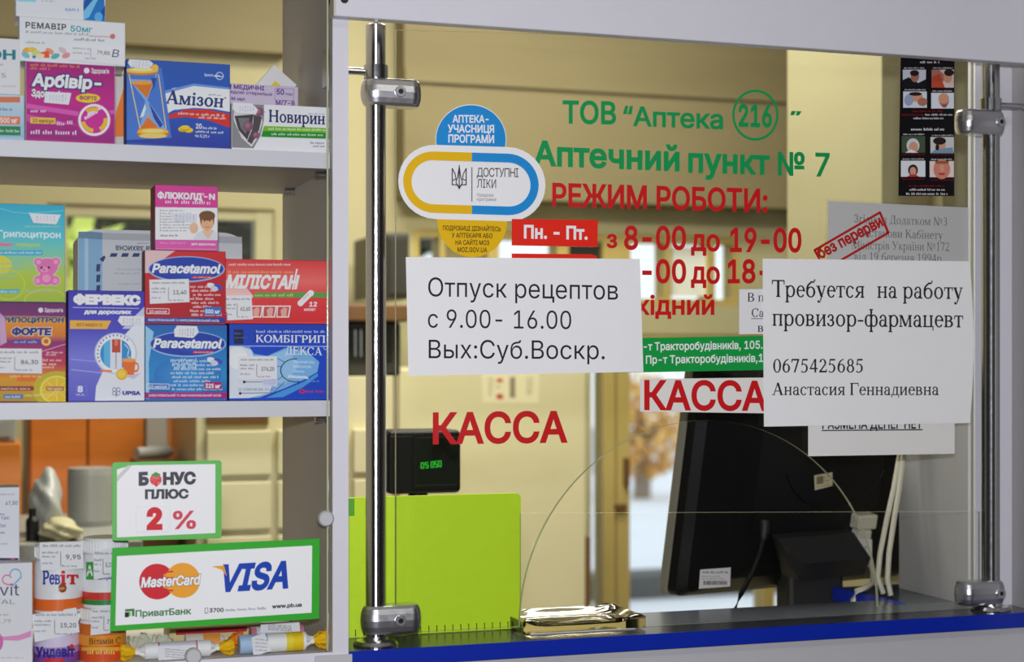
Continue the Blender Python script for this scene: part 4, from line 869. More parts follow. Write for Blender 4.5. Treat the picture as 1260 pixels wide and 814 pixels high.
# ---------------------------------------------------------------- middle shelf
def d_gfo(p):
    p.vgrad([(-90, 98), (388, 108), (390, 688), (-90, 684)], [(0, (100, 24, 96)), (.13, (120, 30, 110)), (.2, (230, 140, 20)), (.33, (214, 120, 30)), (.40, (140, 30, 110)), (.62, (196, 50, 70)), (.78, (216, 150, 20)), (1, (180, 150, 20))])
    p.ell(340, 620, 150, 110, (196, 176, 30), 60, 300); p.ell(335, 620, 100, 84, (236, 216, 90)); p.ell(335, 620, 88, 74, (226, 190, 30))
    for k in range(8): a = k * .785; p.line([(335, 620), (335 + 80 * math.cos(a), 620 + 66 * math.sin(a))], 4, (244, 226, 110))
    p.ell(240, 150, 15, 15, (226, 214, 226)); p.text('Здоров’я', 262, 160, 370, 162, 22, (230, 218, 230), bold=.03)
    p.text('ГРИПОЦИТРОН', -14, 221, 372, 223, 30, (30, 60, 130), bold=.07, slant=.1, outline=(230, 200, 60), ow=.05)
    p.text('ФОРТЕ', 72, 294, 296, 296, 38, (36, 40, 120), bold=.09, slant=.1, outline=(240, 226, 210), ow=.06)
    p.poly([(76, 325), (240, 320), (235, 350), (70, 350)], (90, 60, 150)); p.small(84, 344, 230, 15, (190, 180, 220)); p.ell(272, 334, 28, 26, (240, 200, 90)); p.ell(272, 334, 14, 14, (200, 90, 40))
    p.line([(180, 415), (390, 350)], 5, (226, 160, 180)); p.small(275, 405, 370, 13, (240, 200, 210)); p.small(270, 418, 330, 12, (240, 200, 210)); p.small(250, 452, 365, 15, (230, 190, 214)); p.small(250, 475, 330, 15, (240, 220, 200)); p.small(252, 492, 320, 12, (240, 220, 200))
    p.small(60, 548, 250, 18, (240, 196, 140)); p.rect(100, 545, 210, 570, (226, 110, 20)); p.rect(-90, 598, 200, 624, (150, 40, 60)); p.small(-20, 619, 180, 14, (240, 214, 160)); p.rect(272, 600, 376, 624, (186, 90, 40)); p.text('без цукру', 280, 619, 368, 619, 14, (244, 226, 190), bold=.03)
    p.rect(20, 645, 135, 672, (90, 120, 180)); p.small(30, 667, 125, 14, (220, 226, 240)); p.small(145, 660, 340, 16, (226, 206, 140), -.05)
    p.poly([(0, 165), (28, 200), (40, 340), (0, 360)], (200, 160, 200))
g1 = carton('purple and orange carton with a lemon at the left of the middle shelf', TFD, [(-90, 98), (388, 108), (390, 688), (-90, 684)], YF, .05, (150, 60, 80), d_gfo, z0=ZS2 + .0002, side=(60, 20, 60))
price(g1, TFD, [(-60, 375), (246, 378), (248, 524), (-60, 520)], tagprint(-60, 378, 246, 522, '86,30'))
def d_gki(p):
    p.vgrad([(-120, 55), (462, 72), (466, 765), (-120, 762)], [(0, (34, 170, 200)), (.33, (80, 192, 206)), (.5, (120, 200, 170)), (.72, (176, 200, 60)), (1, (166, 188, 50))])
    p.line([(0, 95), (90, 120), (200, 130), (460, 110)], 4, (130, 214, 226))
    p.small(180, 228, 430, 10, (200, 206, 130)); p.text('Грипоцитрон', -14, 296, 432, 306, 46, (224, 240, 244), bold=.03, track=1.0)
    p.text('Макс', 0, 364, 92, 364, 26, (230, 90, 150), bold=.06, slant=.1); p.text('полунс', 122, 364, 286, 366, 24, (180, 210, 90), bold=.05)
    p.rect(-120, 393, 305, 430, (60, 170, 206)); p.small(0, 418, 298, 15, (206, 236, 244))
    p.ell(-10, 500, 95, 70, (216, 210, 50)); p.ell(60, 640, 120, 110, (200, 204, 60), inner=.92); p.ell(330, 760, 160, 90, (206, 206, 70), 0, 180, inner=.94)
    for k, y in enumerate((494, 528, 566, 600)): p.small(0, y, (150, 160, 120, 130)[k], 14, (110, 184, 200))
    p.rect(-120, 672, 138, 700, (70, 170, 196)); p.small(0, 695, 130, 15, (210, 236, 240)); p.small(180, 692, 410, 18, (160, 190, 190))
    W2 = (236, 206, 216); PK = (222, 110, 170); DK = (190, 76, 140); LT = (236, 150, 196)
    for e in (4, 0):
        c = W2 if e else PK
        p.ell(275, 478, 32 + e, 30 + e, c); p.ell(400, 476, 32 + e, 30 + e, c); p.ell(338, 512, 76 + e, 62 + e, c); p.ell(332, 592, 56 + e, 52 + e, c); p.ell(276, 610, 34 + e, 34 + e, c); p.ell(392, 610, 34 + e, 34 + e, c)
    p.ell(275, 478, 18, 17, LT); p.ell(400, 476, 18, 17, LT); p.ell(332, 594, 30, 28, LT); p.ell(268, 612, 18, 18, LT); p.ell(396, 612, 18, 18, LT); p.ell(316, 534, 26, 22, LT)
    p.ell(297, 518, 9, 9, (50, 30, 50)); p.ell(350, 516, 9, 9, (50, 30, 50)); p.ell(316, 532, 9, 7, DK); p.line([(306, 546), (318, 552), (330, 545)], 3, DK)
g2 = carton('turquoise and green carton with a pink bear, on the purple carton', TFH, [(-120, 55), (462, 72), (466, 765), (-120, 762)], YF, .05, (110, 196, 180), d_gki, z0=top(g1), side=(40, 150, 170))
price(g2, TFH, [(205, 122), (225, 130), (435, 140), (402, 208), (240, 198)], pen(258, 148, 392, 182), name='handwritten_label')
def d_fer(p):
    p.vgrad([(400, 30), (852, 40), (854, 682), (402, 685)], [(0, (52, 44, 170)), (.35, (74, 70, 190)), (.6, (120, 120, 214)), (1, (92, 92, 196))])
    p.poly([(852, 130), (720, 260), (850, 260)], (196, 200, 220)); p.poly([(852, 180), (852, 682), (560, 684), (566, 600), (620, 480), (740, 290)], (226, 228, 236))
    p.line([(420, 440), (560, 452)], 7, (150, 150, 226)); p.line([(420, 500), (600, 520)], 7, (160, 160, 230))
    p.text('ФЕРВЕКС', 440, 110, 820, 116, 48, (240, 240, 248), bold=.11); p.line([(430, 134), (820, 140)], 3, (220, 220, 240)); p.text('для дорослих', 498, 170, 770, 172, 22, (236, 236, 246), bold=.07, slant=.1)
    p.poly([(412, 210), (656, 212), (630, 262), (412, 260)], (232, 176, 60)); p.text('ВІТАМІН С', 452, 244, 602, 246, 16, (160, 100, 30), bold=.04, slant=.15)
    p.ell(682, 405, 126, 122, (190, 200, 226)); p.ell(682, 405, 118, 114, (236, 238, 244)); p.ell(682, 408, 92, 90, (40, 140, 206)); p.poly([(612, 350), (650, 322), (650, 490), (612, 470)], (90, 180, 226)); p.rect(650, 320, 718, 496, (220, 226, 236)); p.rect(660, 322, 710, 400, (190, 70, 50)); p.rect(676, 322, 694, 360, (230, 120, 90)); p.line([(684, 400), (684, 490)], 4, (160, 60, 60)); p.line([(735, 350), (760, 380), (752, 420), (775, 440)], 6, (190, 226, 244))
    for k in range(14):
        a = math.radians(205 - k * 12); p.rect(682 + 106 * math.cos(a) - 4, 405 - 106 * math.sin(a) - 5, 682 + 106 * math.cos(a) + 4, 405 - 106 * math.sin(a) + 5, (90, 96, 160))
    p.poly([(716, 440), (800, 446), (790, 535), (735, 530)], (230, 110, 40)); p.ell(758, 444, 42, 12, (246, 160, 90)); p.ell(800, 486, 20, 30, (230, 110, 40), inner=.6); p.ell(718, 528, 34, 34, (240, 176, 30)); p.ell(716, 526, 24, 24, (250, 210, 70)); p.poly([(740, 540), (830, 520), (790, 556)], (200, 196, 214))
    p.rect(592, 500, 660, 512, (236, 130, 60), .05)
    p.text('8', 460, 632, 486, 632, 34, WT, bold=.06); p.small(448, 652, 498, 10, (220, 224, 240)); p.frame([(452, 596), (510, 598), (510, 656), (450, 656)], 2, (140, 140, 214))
    for dx, dy in ((-12, -10), (12, -10), (-12, 12), (12, 12)): p.ell(686 + dx, 628 + dy, 12, 13, (60, 60, 130), inner=.75, n=16)
    p.line([(686, 640), (686, 660)], 4, (60, 60, 130)); p.text('UPSA', 724, 648, 826, 649, 20, (46, 46, 150), bold=.08)
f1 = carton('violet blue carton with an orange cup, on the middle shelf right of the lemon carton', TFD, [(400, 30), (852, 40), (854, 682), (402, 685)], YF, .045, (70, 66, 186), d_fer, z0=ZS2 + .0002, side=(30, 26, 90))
price(f1, TFD, [(708, 184), (840, 186), (845, 235), (720, 242), (694, 214)], pen(724, 196, 826, 232), name='handwritten_label')
def d_gauze(p):
    p.poly([(65, 130), (235, 140), (235, 600), (65, 600)], (136, 178, 212)); p.poly([(110, 133), (135, 134), (135, 600), (110, 600)], (170, 204, 228)); p.poly([(65, 85), (160, 85), (235, 92), (235, 140), (65, 130)], (110, 140, 168)); p.rect(235, 92, 1218, 140, (176, 178, 182), .03)
    D = (44, 58, 110)
    for x in (285, 365, 443, 520, 598): p.poly([(x, 262), (x + 48, 262), (x + 58, 237), (x + 12, 236)], D)
    p.poly([(214, 280), (240, 300), (258, 265), (246, 252)], D)
    for y in (313, 388, 462, 540): p.poly([(190, y + 52), (216, y + 52), (222, y), (194, y)], D)
    p.text('маска захисна', 330, 225, 690, 234, 42, D, bold=.02, rot180=True); p.small(340, 355, 520, 10, (150, 156, 170)); p.small(320, 384, 500, 11, (150, 156, 170)); p.small(350, 458, 500, 11, (150, 156, 170)); p.small(480, 170, 560, 8, (90, 100, 130))
# rounded big pack standing upside down behind
Yg = .16; Lp = [at(TFI[0] + a * TFI[2], TFI[1] + b * TFI[2], Yg) for a, b in ((62, 140), (1220, 160))]; zt = Z_(200, 284, Yg); x0, x1 = Lp[0].x, Lp[1].x; r = .012
m = MB(); pts = [(x0, ZS2 + .0002), (x1, ZS2 + .0002)] + [(x1 - r * 2.2 + r * 2.2 * math.cos(a), zt - r + r * math.sin(a)) for a in [i * math.pi / 12 for i in range(7)]] + [(x0 + r * 2.2 - r * 2.2 * math.sin(a), zt - r + r * math.cos(a)) for a in [i * math.pi / 12 for i in range(7)]]
m.prism([(a, Yg, b) for a, b in pts], (0, .09, 0), pc((204, 206, 210))); d_gauze(Print(m, plane(Yg), TFI, .0002)); o = m.build('gauze_pack', M['card']); tag(o, 'large pale pack with dark blue dashes, standing upside down behind the middle shelf cartons', 'medicine pack')
def d_par(red):
    def f(p):
        y0 = 256 if red else 497
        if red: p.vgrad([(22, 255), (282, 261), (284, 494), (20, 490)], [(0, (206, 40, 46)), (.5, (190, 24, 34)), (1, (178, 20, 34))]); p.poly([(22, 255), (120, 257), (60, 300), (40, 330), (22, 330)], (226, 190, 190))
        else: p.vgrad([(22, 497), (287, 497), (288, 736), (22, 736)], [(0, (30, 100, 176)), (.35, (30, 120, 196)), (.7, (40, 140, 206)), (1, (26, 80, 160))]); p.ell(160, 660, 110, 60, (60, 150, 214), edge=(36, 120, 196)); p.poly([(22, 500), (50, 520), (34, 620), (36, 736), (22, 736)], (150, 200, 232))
        e = (156, 318, 124, 42) if red else (160, 560, 124, 42); tt = 'Paracetamol'
        p.ell(e[0], e[1], e[2], e[3], (150, 184, 226)); p.ell(e[0], e[1] - 1, e[2] - 4, e[3] - 4, (30, 60, 166)); p.ell(e[0] + 26, e[1] + 8, 70, 24, (44, 96, 196), edge=(30, 60, 166))
        p.text(tt, e[0] - 110, e[1] + 10, e[0] + 106, e[1] + 13, 27, (244, 246, 252), bold=.06, slant=.25)
        p.poly([(e[0] + 20, e[1] + 22), (e[0] + 86, e[1] + 21), (e[0] + 78, e[1] + 29), (e[0] + 14, e[1] + 30)], (206, 30, 50)); p.small(e[0] + 22, e[1] + 28, e[0] + 80, 4, (250, 220, 220))
        y = 372 if red else 612
        p.ell(238, y, 16, 9, (230, 230, 236), rot=20); p.ell(258, y + 3, 15, 9, (60, 80, 180), rot=20); p.ell(246, y + 8, 13, 8, (206, 206, 226), rot=20)
        for k in range(8): p.small((168 if red else 105) + (k % 3) * 5, y + 6 + k * 13, 168 + 65 + (k * 17) % 40, 8, (240, 214, 216) if red else (210, 228, 244))
        if not red:
            for k in range(3): p.small(105 + k * 6, 614 + k * 12, 190, 8, (210, 228, 244))
        y = 452 if red else 695
        p.frame([(28, y - 7), (100, y - 6), (100, y + 10), (28, y + 9)], 2, (230, 226, 234)); p.text('10 капсул', 36, y + 7, 92, y + 7, 9, (236, 232, 240), bold=.03)
        if red: p.rect(214, 440, 268, 466, (50, 110, 196)); p.text('500 мг', 218, 460, 264, 461, 12, (240, 244, 250), bold=.05); p.rect(20, 474, 284, 491, (50, 60, 150)); p.text('ЗНЕБОЛЮВАЛЬНИЙ ТА ЖАРОЗНИЖУВАЛЬНИЙ ЗАСІБ', 32, 485, 262, 488, 7, (214, 220, 240), bold=.03)
        else: p.rect(214, 682, 270, 706, (170, 20, 110)); p.text('325 мг', 218, 701, 266, 702, 13, (246, 236, 244), bold=.05); p.rect(22, 716, 288, 735, (170, 20, 120)); p.text('ЗНЕБОЛЮВАЛЬНИЙ ТА ЖАРОЗНИЖУВАЛЬНИЙ ЗАСІБ', 34, 729, 268, 729, 7, (240, 210, 234), bold=.03)
    return f
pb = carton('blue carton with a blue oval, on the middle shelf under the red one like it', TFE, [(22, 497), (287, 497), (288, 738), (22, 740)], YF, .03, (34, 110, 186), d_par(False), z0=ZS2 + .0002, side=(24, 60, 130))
price(pb, TFE, [(126, 500), (190, 502), (196, 522), (178, 540), (118, 536), (116, 514)], pen(132, 510, 180, 532), name='handwritten_label')
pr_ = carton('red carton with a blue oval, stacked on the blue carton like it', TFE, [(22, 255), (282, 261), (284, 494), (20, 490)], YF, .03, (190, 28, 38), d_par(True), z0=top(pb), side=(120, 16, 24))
price(pr_, TFE, [(36, 352), (164, 349), (166, 424), (38, 430)], tagprint(36, 351, 165, 428, '13,40'))
def d_flu(p):
    p.rect(52, 45, 257, 116, (214, 60, 150), .02); p.text('ФЛЮКОЛД', 64, 88, 205, 93, 19, (246, 238, 246), bold=.07); p.text('-N', 214, 91, 247, 93, 17, (246, 238, 246), bold=.06); p.ell(210, 76, 4, 4, (246, 238, 246), inner=.6); p.small(88, 105, 232, 12, (246, 220, 240), .03)
    p.rect(55, 118, 257, 222, (236, 234, 238), .01)
    for k in range(8): p.ell(72, 128 + k * 9.2, 2.2, 2.2, (120, 120, 130), n=8); p.small(78, 131 + k * 9.2, 150 + (k * 23) % 30, 5, (120, 120, 132))
    p.small(72, 212, 130, 7, (70, 70, 80)); p.rect(56, 222, 257, 249, (220, 90, 170), .01); p.small(70, 236, 160, 7, (236, 150, 206)); p.text('для дорослих', 172, 239, 250, 241, 7, (244, 226, 240), bold=.04)
    p.poly([(176, 222), (190, 200), (214, 192), (240, 190), (254, 200), (254, 222)], (216, 220, 226)); p.poly([(205, 194), (226, 222), (246, 192)], (236, 190, 160)); p.ell(223, 164, 23, 30, (226, 176, 134)); p.ell(223, 145, 26, 16, (120, 78, 36)); p.poly([(198, 150), (204, 176), (208, 148)], (120, 78, 36)); p.poly([(247, 150), (244, 176), (240, 148)], (110, 70, 34)); p.ell(214, 162, 3, 2, (60, 40, 30)); p.ell(232, 162, 3, 2, (60, 40, 30)); p.line([(216, 180), (224, 183), (232, 180)], 2, (176, 90, 80)); p.line([(223, 164), (221, 172)], 1.5, (196, 140, 104)); p.ell(180, 185, 14, 18, (230, 186, 150))
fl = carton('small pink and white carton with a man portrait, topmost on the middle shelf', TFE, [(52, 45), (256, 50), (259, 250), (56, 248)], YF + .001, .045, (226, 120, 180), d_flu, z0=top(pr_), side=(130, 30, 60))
price(fl, TFE, [(110, 136), (192, 139), (188, 166), (114, 163)], pen(120, 142, 182, 160), col=(224, 224, 232), name='handwritten_label')
def d_kom(p):
    p.vgrad([(48, 400), (558, 405), (560, 768), (48, 772)], [(0, (20, 64, 180)), (.3, (16, 70, 196)), (1, (14, 66, 190))])
    p.poly([(48, 512), (150, 515), (175, 550), (240, 560), (330, 520), (430, 530), (500, 590), (490, 640), (420, 680), (330, 720), (200, 768), (48, 772)], (120, 176, 226)); p.poly([(250, 560), (330, 530), (400, 600), (330, 700), (250, 690)], (150, 196, 236))
    p.poly([(48, 512), (110, 512), (160, 530), (180, 600), (290, 640), (250, 745), (150, 770), (48, 772)], (216, 222, 232)); p.ell(90, 570, 50, 55, (232, 234, 240)); p.poly([(300, 740), (420, 690), (490, 645), (495, 660), (420, 715), (320, 765), (230, 770)], (70, 150, 220))
    p.line([(52, 510), (555, 512)], 4, (176, 196, 230)); p.small(184, 444, 525, 13, (196, 206, 236)); p.rect(72, 428, 120, 500, (20, 30, 70)); p.small(76, 452, 116, 10, (90, 110, 170)); p.small(76, 472, 140, 8, (90, 110, 170)); p.ell(152, 465, 32, 34, (20, 34, 90), 300, 400, inner=.85)
    p.text('КОМБІГРИП', 184, 491, 528, 494, 36, (236, 238, 248), 'serif', .02); p.text('ДЕКСА', 330, 552, 514, 556, 38, (232, 236, 246), 'serif', .012); p.ell(530, 520, 9, 9, (220, 228, 244), inner=.75)
    p.ell(382, 632, 78, 60, (30, 36, 56), 85, 285, inner=.93); p.line([(290, 572), (325, 590)], 3, (60, 70, 90)); p.line([(288, 612), (308, 612)], 3, (60, 70, 90)); p.line([(124, 690), (270, 690), (320, 660)], 3, (60, 70, 90)); p.line([(104, 746), (270, 744), (326, 690)], 3, (60, 70, 90)); p.ell(124, 690, 7, 7, (40, 46, 60)); p.ell(104, 747, 7, 7, (40, 46, 60))
    p.text('головний біль', 372, 594, 476, 598, 14, (226, 236, 246)); p.text('температура', 368, 618, 458, 620, 14, (226, 236, 246)); p.text('нежить', 372, 642, 424, 644, 14, (226, 236, 246)); p.text('кашель', 346, 668, 444, 674, 16, (240, 244, 250), bold=.04)
    p.text('ІЗ ОЗНОБОМ ТІЛА', 96, 734, 268, 734, 13, (70, 78, 110), 'serif'); p.ell(414, 736, 15, 12, (206, 30, 90), inner=.5); p.small(430, 743, 524, 12, (206, 40, 80)); p.small(440, 690, 500, 8, (120, 170, 220))
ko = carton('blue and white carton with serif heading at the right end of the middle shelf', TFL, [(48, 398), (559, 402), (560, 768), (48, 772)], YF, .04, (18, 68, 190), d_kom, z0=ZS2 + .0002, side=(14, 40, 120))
price(ko, TFL, [(93, 560), (288, 562), (288, 675), (96, 680)], tagprint(93, 562, 288, 678, '376,20'))
price(ko, TFL, [(214, 660), (290, 676), (290, 715), (216, 705)], pen(225, 676, 280, 700), col=(206, 210, 232), off=.0024, name='handwritten_label')
def d_mil(p):
    p.vgrad([(30, 78), (541, 80), (541, 387), (30, 394)], [(0, (222, 60, 64)), (.35, (240, 110, 104)), (.6, (226, 64, 66)), (1, (216, 44, 52))])
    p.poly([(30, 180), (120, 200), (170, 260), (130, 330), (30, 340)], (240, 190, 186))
    p.small(48, 108, 356, 12, (250, 220, 216)); p.small(44, 146, 372, 13, (246, 170, 90)); p.text('МІЛІСТАН', 34, 219, 384, 222, 62, (246, 240, 240), bold=.06, slant=.22, outline=(230, 120, 110), ow=.02); p.line([(388, 126), (366, 226)], 8, (246, 240, 240))
    p.poly([(176, 242), (541, 242), (541, 268), (168, 268)], (90, 160, 80)); p.small(178, 262, 372, 14, (206, 216, 110), bold if False else 0)
    p.line([(406, 296), (458, 244)], 28, (244, 238, 238)); p.ell(458, 246, 15, 15, (244, 238, 238)); p.ell(406, 296, 15, 15, (244, 238, 238)); p.line([(420, 276), (446, 250)], 6, (220, 190, 190))
    p.text('12', 450, 312, 486, 312, 22, (248, 236, 236), bold=.05, slant=.1); p.text('КАПЛЕТ', 424, 334, 480, 334, 11, (248, 236, 236), bold=.05, slant=.1)
    for x in (150, 218, 288): p.poly([(x, 308), (x + 70, 308), (x + 60, 368), (x - 4, 368)], (240, 226, 224)); p.poly([(x + 6, 314), (x + 62, 314), (x + 54, 362), (x + 2, 362)], (206, 76, 76)); p.poly([(x + 22, 362), (x + 18, 330), (x + 36, 316), (x + 52, 322), (x + 46, 362)], (230, 170, 156))
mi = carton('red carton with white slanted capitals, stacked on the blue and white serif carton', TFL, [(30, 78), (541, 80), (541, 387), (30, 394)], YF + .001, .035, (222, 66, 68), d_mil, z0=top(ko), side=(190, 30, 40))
price(mi, TFL, [(34, 258), (160, 256), (168, 376), (40, 382)], tagprint(20, 258, 164, 380, '61,60'))

# ---------------------------------------------------------------- bottom shelf
def d_w1(p):
    p.small(-60, 100, 62, 8, (150, 150, 156)); p.text('67,80', 24, 143, 76, 141, 16, (110, 110, 116), bold=.02); p.small(0, 186, 22, 9, (90, 90, 130)); p.text('тес', 4, 206, 42, 205, 17, (60, 66, 130)); p.text('lar', 2, 238, 26, 238, 16, (60, 66, 130)); p.text('es', 2, 266, 20, 266, 12, (60, 66, 130)); p.small(-40, 312, 36, 8, (150, 150, 190)); p.rect(-300, 370, 79, 392, (44, 34, 74)); p.small(0, 386, 44, 9, (206, 200, 220)); p.ell(54, 380, 10, 8, (214, 90, 140), inner=.5)
def d_pre(p):
    p.text('Prenavit', -210, 532, 82, 530, 50, (60, 70, 110), bold=.0); p.text('PRENATAL', -190, 568, 64, 566, 19, (130, 134, 140)); p.text('3.79', -14, 648, 46, 647, 15, (130, 130, 134)); p.small(-40, 616, 36, 8, (150, 150, 156))
    p.ell(66, 444, 27, 30, (120, 180, 220), -30, 190, inner=.78); p.line([(92, 450), (56, 486)], 7, (120, 180, 220)); p.ell(30, 462, 22, 22, (226, 110, 160), 20, 250, inner=.75); p.line([(22, 480), (56, 488)], 6, (226, 110, 160))
    p.poly([(-200, 700), (20, 706), (80, 700), (134, 680), (134, 706), (80, 724), (20, 722), (-200, 740)], (224, 150, 196)); p.ell(-20, 730, 34, 44, (214, 110, 176)); p.small(-60, 800, 100, 8, (170, 170, 176))
n1 = carton('white carton with pink swoosh and heart outline at the left of the bottom shelf', TFS, [(-240, 396), (138, 394), (140, 835), (-240, 835)], .03, .05, (226, 226, 230), d_pre, z0=ZS0 + .0002, side=(206, 206, 210))
n2 = carton('white carton with a dark purple base band, standing behind the carton with the heart', TFS, [(-240, 72), (87, 67), (80, 392), (-240, 394)], .05, .04, (222, 222, 230), d_w1, z0=top(n1), side=(200, 200, 206))

def jar(label, px0, px1, pytop, Y, z0, z1, body_cols, capcol, draw=None, tf=TFF, tagq=None, num='9,95', parent=None):
    cx = (X_(px0, Y) + X_(px1, Y)) / 2; r = (X_(px1, Y) - X_(px0, Y)) / 2; h = z1 - z0; root = empty('vitamin_jar', (cx, Y, z0)); m = MB()
    m.lathe([(r * .94, 0), (r, .0015), (r, h * .70), (r * .985, h * .725), (r * .93, h * .765), (r * .88, h * .775)], (cx, Y, z0), 40, col=pc((232, 232, 234)))
    Print.zz = 0; s_ = cylinder_map(cx, Y, r); 
    for (ya, yb, c) in body_cols:  # label bands as heights of the jar
        m.lathe([(r + .0002, h * ya), (r + .0002, h * yb)], (cx, Y, z0), 40, col=pc(c)); m.f.pop(); m.f.pop(); m.c = m.c[:len(m.f)]; m.sm = m.sm[:len(m.f)]; m.mi = m.mi[:len(m.f)]
    if draw: draw(Print(m, s_, tf, .0004))
    m.build('jar_body', M['plastic'], root)
    c = MB(); prof = [(r * .86, h * .776), (r * .955, h * .78), (r * .97, h * .80), (r * .97, h * .97), (r * .93, h - .0001), (.0001, h)]; c.lathe(prof, (cx, Y, z0), 48, col=pc(capcol))
    for k in range(40): a = k * math.pi / 20; c.box(cx + r * .97 * math.cos(a) - .0004, cx + r * .97 * math.cos(a) + .0004, Y + r * .97 * math.sin(a) - .0004, Y + r * .97 * math.sin(a) + .0004, z0 + h * .81, z0 + h * .96, pc(capcol))
    c.build('jar_cap', M['plastic'], root)
    if tagq:
        Yt = Y - r - .0012; t = MB(); t.prism([at(tf[0] + a * tf[2], tf[1] + b * tf[2], Yt) for a, b in tagq], (0, .0004, 0), pc((232, 232, 236))); xs = [a for a, b in tagq]; ys = [b for a, b in tagq]; tagprint(min(xs), (tagq[0][1] + tagq[1][1]) / 2, max(xs), (tagq[2][1] + tagq[3][1]) / 2, num)(Print(t, plane(Yt), tf, .00003)); t.build('price_label', M['paper'], root)
    tag(root, label, 'jar', 'vitamin jars on the bottom shelf'); return root
zA = ZS0 + .0003; Yj = .062; zU = Z_(70, 752, Yj)
zV = Z_(120, 746, Yj)
jar('white jar with violet band and tilted price label, bottom left of the four', 41, 98, 745, Yj, zA, zU, [(.0, .20, (124, 74, 160)), (.20, .34, (176, 140, 200)), (.34, .60, (216, 204, 230))], (232, 232, 236),
    lambda p: (p.text('Ундевіт', 113, 799, 230, 796, 30, (52, 40, 140), bold=.06), p.grid(138, 803, 198, 815, (206, 40, 60)), p.ell(222, 766, 7, 7, (206, 60, 60))), tagq=[(98, 668), (236, 646), (246, 722), (108, 754)], num='15,20')
jar('orange labelled vitamin jar, bottom right of the four next to the card sign', 97, 155, 745, Yj, zA, zV, [(.0, .30, (214, 80, 30)), (.30, .5, (232, 150, 40)), (.5, .72, (206, 110, 40))], (230, 228, 224),
    lambda p: (p.text('Вітамін С', 276, 760, 372, 757, 19, (60, 40, 40), 'serif', .02), p.grid(252, 768, 372, 780, (238, 176, 60)), p.small(270, 790, 365, 12, (246, 214, 120))), tagq=[(284, 650), (366, 642), (366, 722), (280, 732)], num='7,60')
jar('white jar with orange band and blue-red heading, top left of the four', 42, 102, 668, Yj, zU + .0003, Z_(72, 668, Yj), [(.05, .22, (232, 110, 40))], (234, 234, 236),
    lambda p: (p.text('Рев', 133, 573, 185, 573, 40, (40, 60, 160), 'serif', .05), p.text('іт', 188, 573, 241, 573, 40, (206, 40, 50), 'serif', .05), p.ell(193, 586, 13, 14, (150, 60, 30)), p.small(180, 590, 208, 7, (240, 200, 90)), p.text('80 драже', 166, 618, 214, 617, 9, (250, 236, 226), bold=.05)), tagq=[(122, 445), (256, 442), (259, 526), (127, 532)], num='9,95')
jar('white jar with green and red stripes, top right of the four jars', 101, 158, 660, Yj, zV + .0003, Z_(125, 660, Yj), [(.06, .13, (40, 140, 70)), (.13, .24, (206, 60, 50))], (234, 234, 236),
    lambda p: (p.grid(266, 505, 290, 560, (60, 160, 60)), p.text('А', 268, 548, 286, 546, 30, (240, 246, 240), bold=.05), p.text('Аскорб', 296, 560, 345, 558, 18, (40, 60, 140), bold=.04), p.small(268, 598, 340, 10, (240, 230, 220))), tagq=[(288, 472), (352, 460), (352, 548), (290, 560)], num='8,10')

# rolls of sweets in twisted wrappers and folded wrappers lying behind the clips
def roll(label, a, b, Y, r, bands, twist, seed, tagd=None):
    A, B = at(*a, Y), at(*b, Y); z = ZS0 + r + .0004; A.z = z; B.z = z + (.0006 if seed == 2 else 0); d = (B - A); L = d.length; root = empty('sweet_roll', (A.x + d.x / 2, Y, ZS0)); m = MB(); prof = []; cols = []
    n = 24; cur = None
    for t0, t1, c in bands:
        prof += [(r, t0 * L), (r, t1 * L)]; cols += [pc(c), pc(c)]
    m.lathe([(r * .5, -.0005)] + prof + [(r * .5, L + .0005)], (0, 0, 0), 24, 'x', cols=[cols[0]] + cols); mt = Matrix.Translation(A) @ d.to_track_quat('X', 'Z').to_matrix().to_4x4(); m.xform(mt); body = m.build('wrapped_roll', M['gloss'], root)
    rnd = random.Random(seed)
    for s0, sg in ((0, -1), (L, 1)):
        if (sg == 1 and 'R' not in twist) and True: continue
        if sg == -1 and 'L' not in twist: continue
        m = MB(); rings = []
        for k, (dx, rr) in enumerate(((0, .8), (.006, .42), (.010, .38), (.016, .75), (.022, .95), (.026, .9))):
            rings.append([Vector((s0 + sg * dx, r * rr * (1 + .22 * math.sin(5 * q + k) ) * math.cos(q), max(-r * .98, r * rr * (1 + .22 * math.sin(6 * q + k * 2)) * math.sin(q)))) for q in [i * math.pi / 12 for i in range(24)]])
        for i in range(len(rings) - 1):
            c = pc((238, 238, 240)) if i < 2 else pc((240, 184, 20) if twist.endswith('y') else (230, 120, 20))
            for k in range(24): m.add([rings[i][k], rings[i][(k + 1) % 24], rings[i + 1][(k + 1) % 24], rings[i + 1][k]], [[0, 1, 2, 3]], c, True)
        m.add(rings[-1], [list(range(24))], pc((240, 200, 60))); m.xform(mt); m.build('twisted_end', M['gloss'], root)
    if tagd:
        t = MB(); Yt = Y - r - .0008; t.prism([at(TFJ[0] + q[0] * TFJ[2], TFJ[1] + q[1] * TFJ[2], Yt) for q in tagd], (0, .0004, 0), pc((228, 228, 232))); xs = [q[0] for q in tagd]; ys = [q[1] for q in tagd]
        p = Print(t, plane(Yt), TFJ, .00003); w, h = max(xs) - min(xs), max(ys) - min(ys)
        for k in range(4): p.small(min(xs) + w * .2, min(ys) + h * (.3 + k * .15), max(xs) - w * .2, 7, (110, 110, 120), .08)
        t.build('price_label', M['paper'], root)
    tag(root, label, 'sweet roll', 'wrapped sweet rolls on the bottom shelf'); return root
roll('white wrapped sweet roll with printed lines, behind the lower glass clip', (178, 800), (258, 800), .035, .0090, [(0, .2, (236, 236, 240)), (.2, .22, (190, 60, 90)), (.22, .78, (214, 214, 222)), (.78, .8, (190, 60, 90)), (.8, 1, (236, 236, 240))], 'LRy', 1, [(278, 236), (480, 230), (480, 312), (282, 316)])
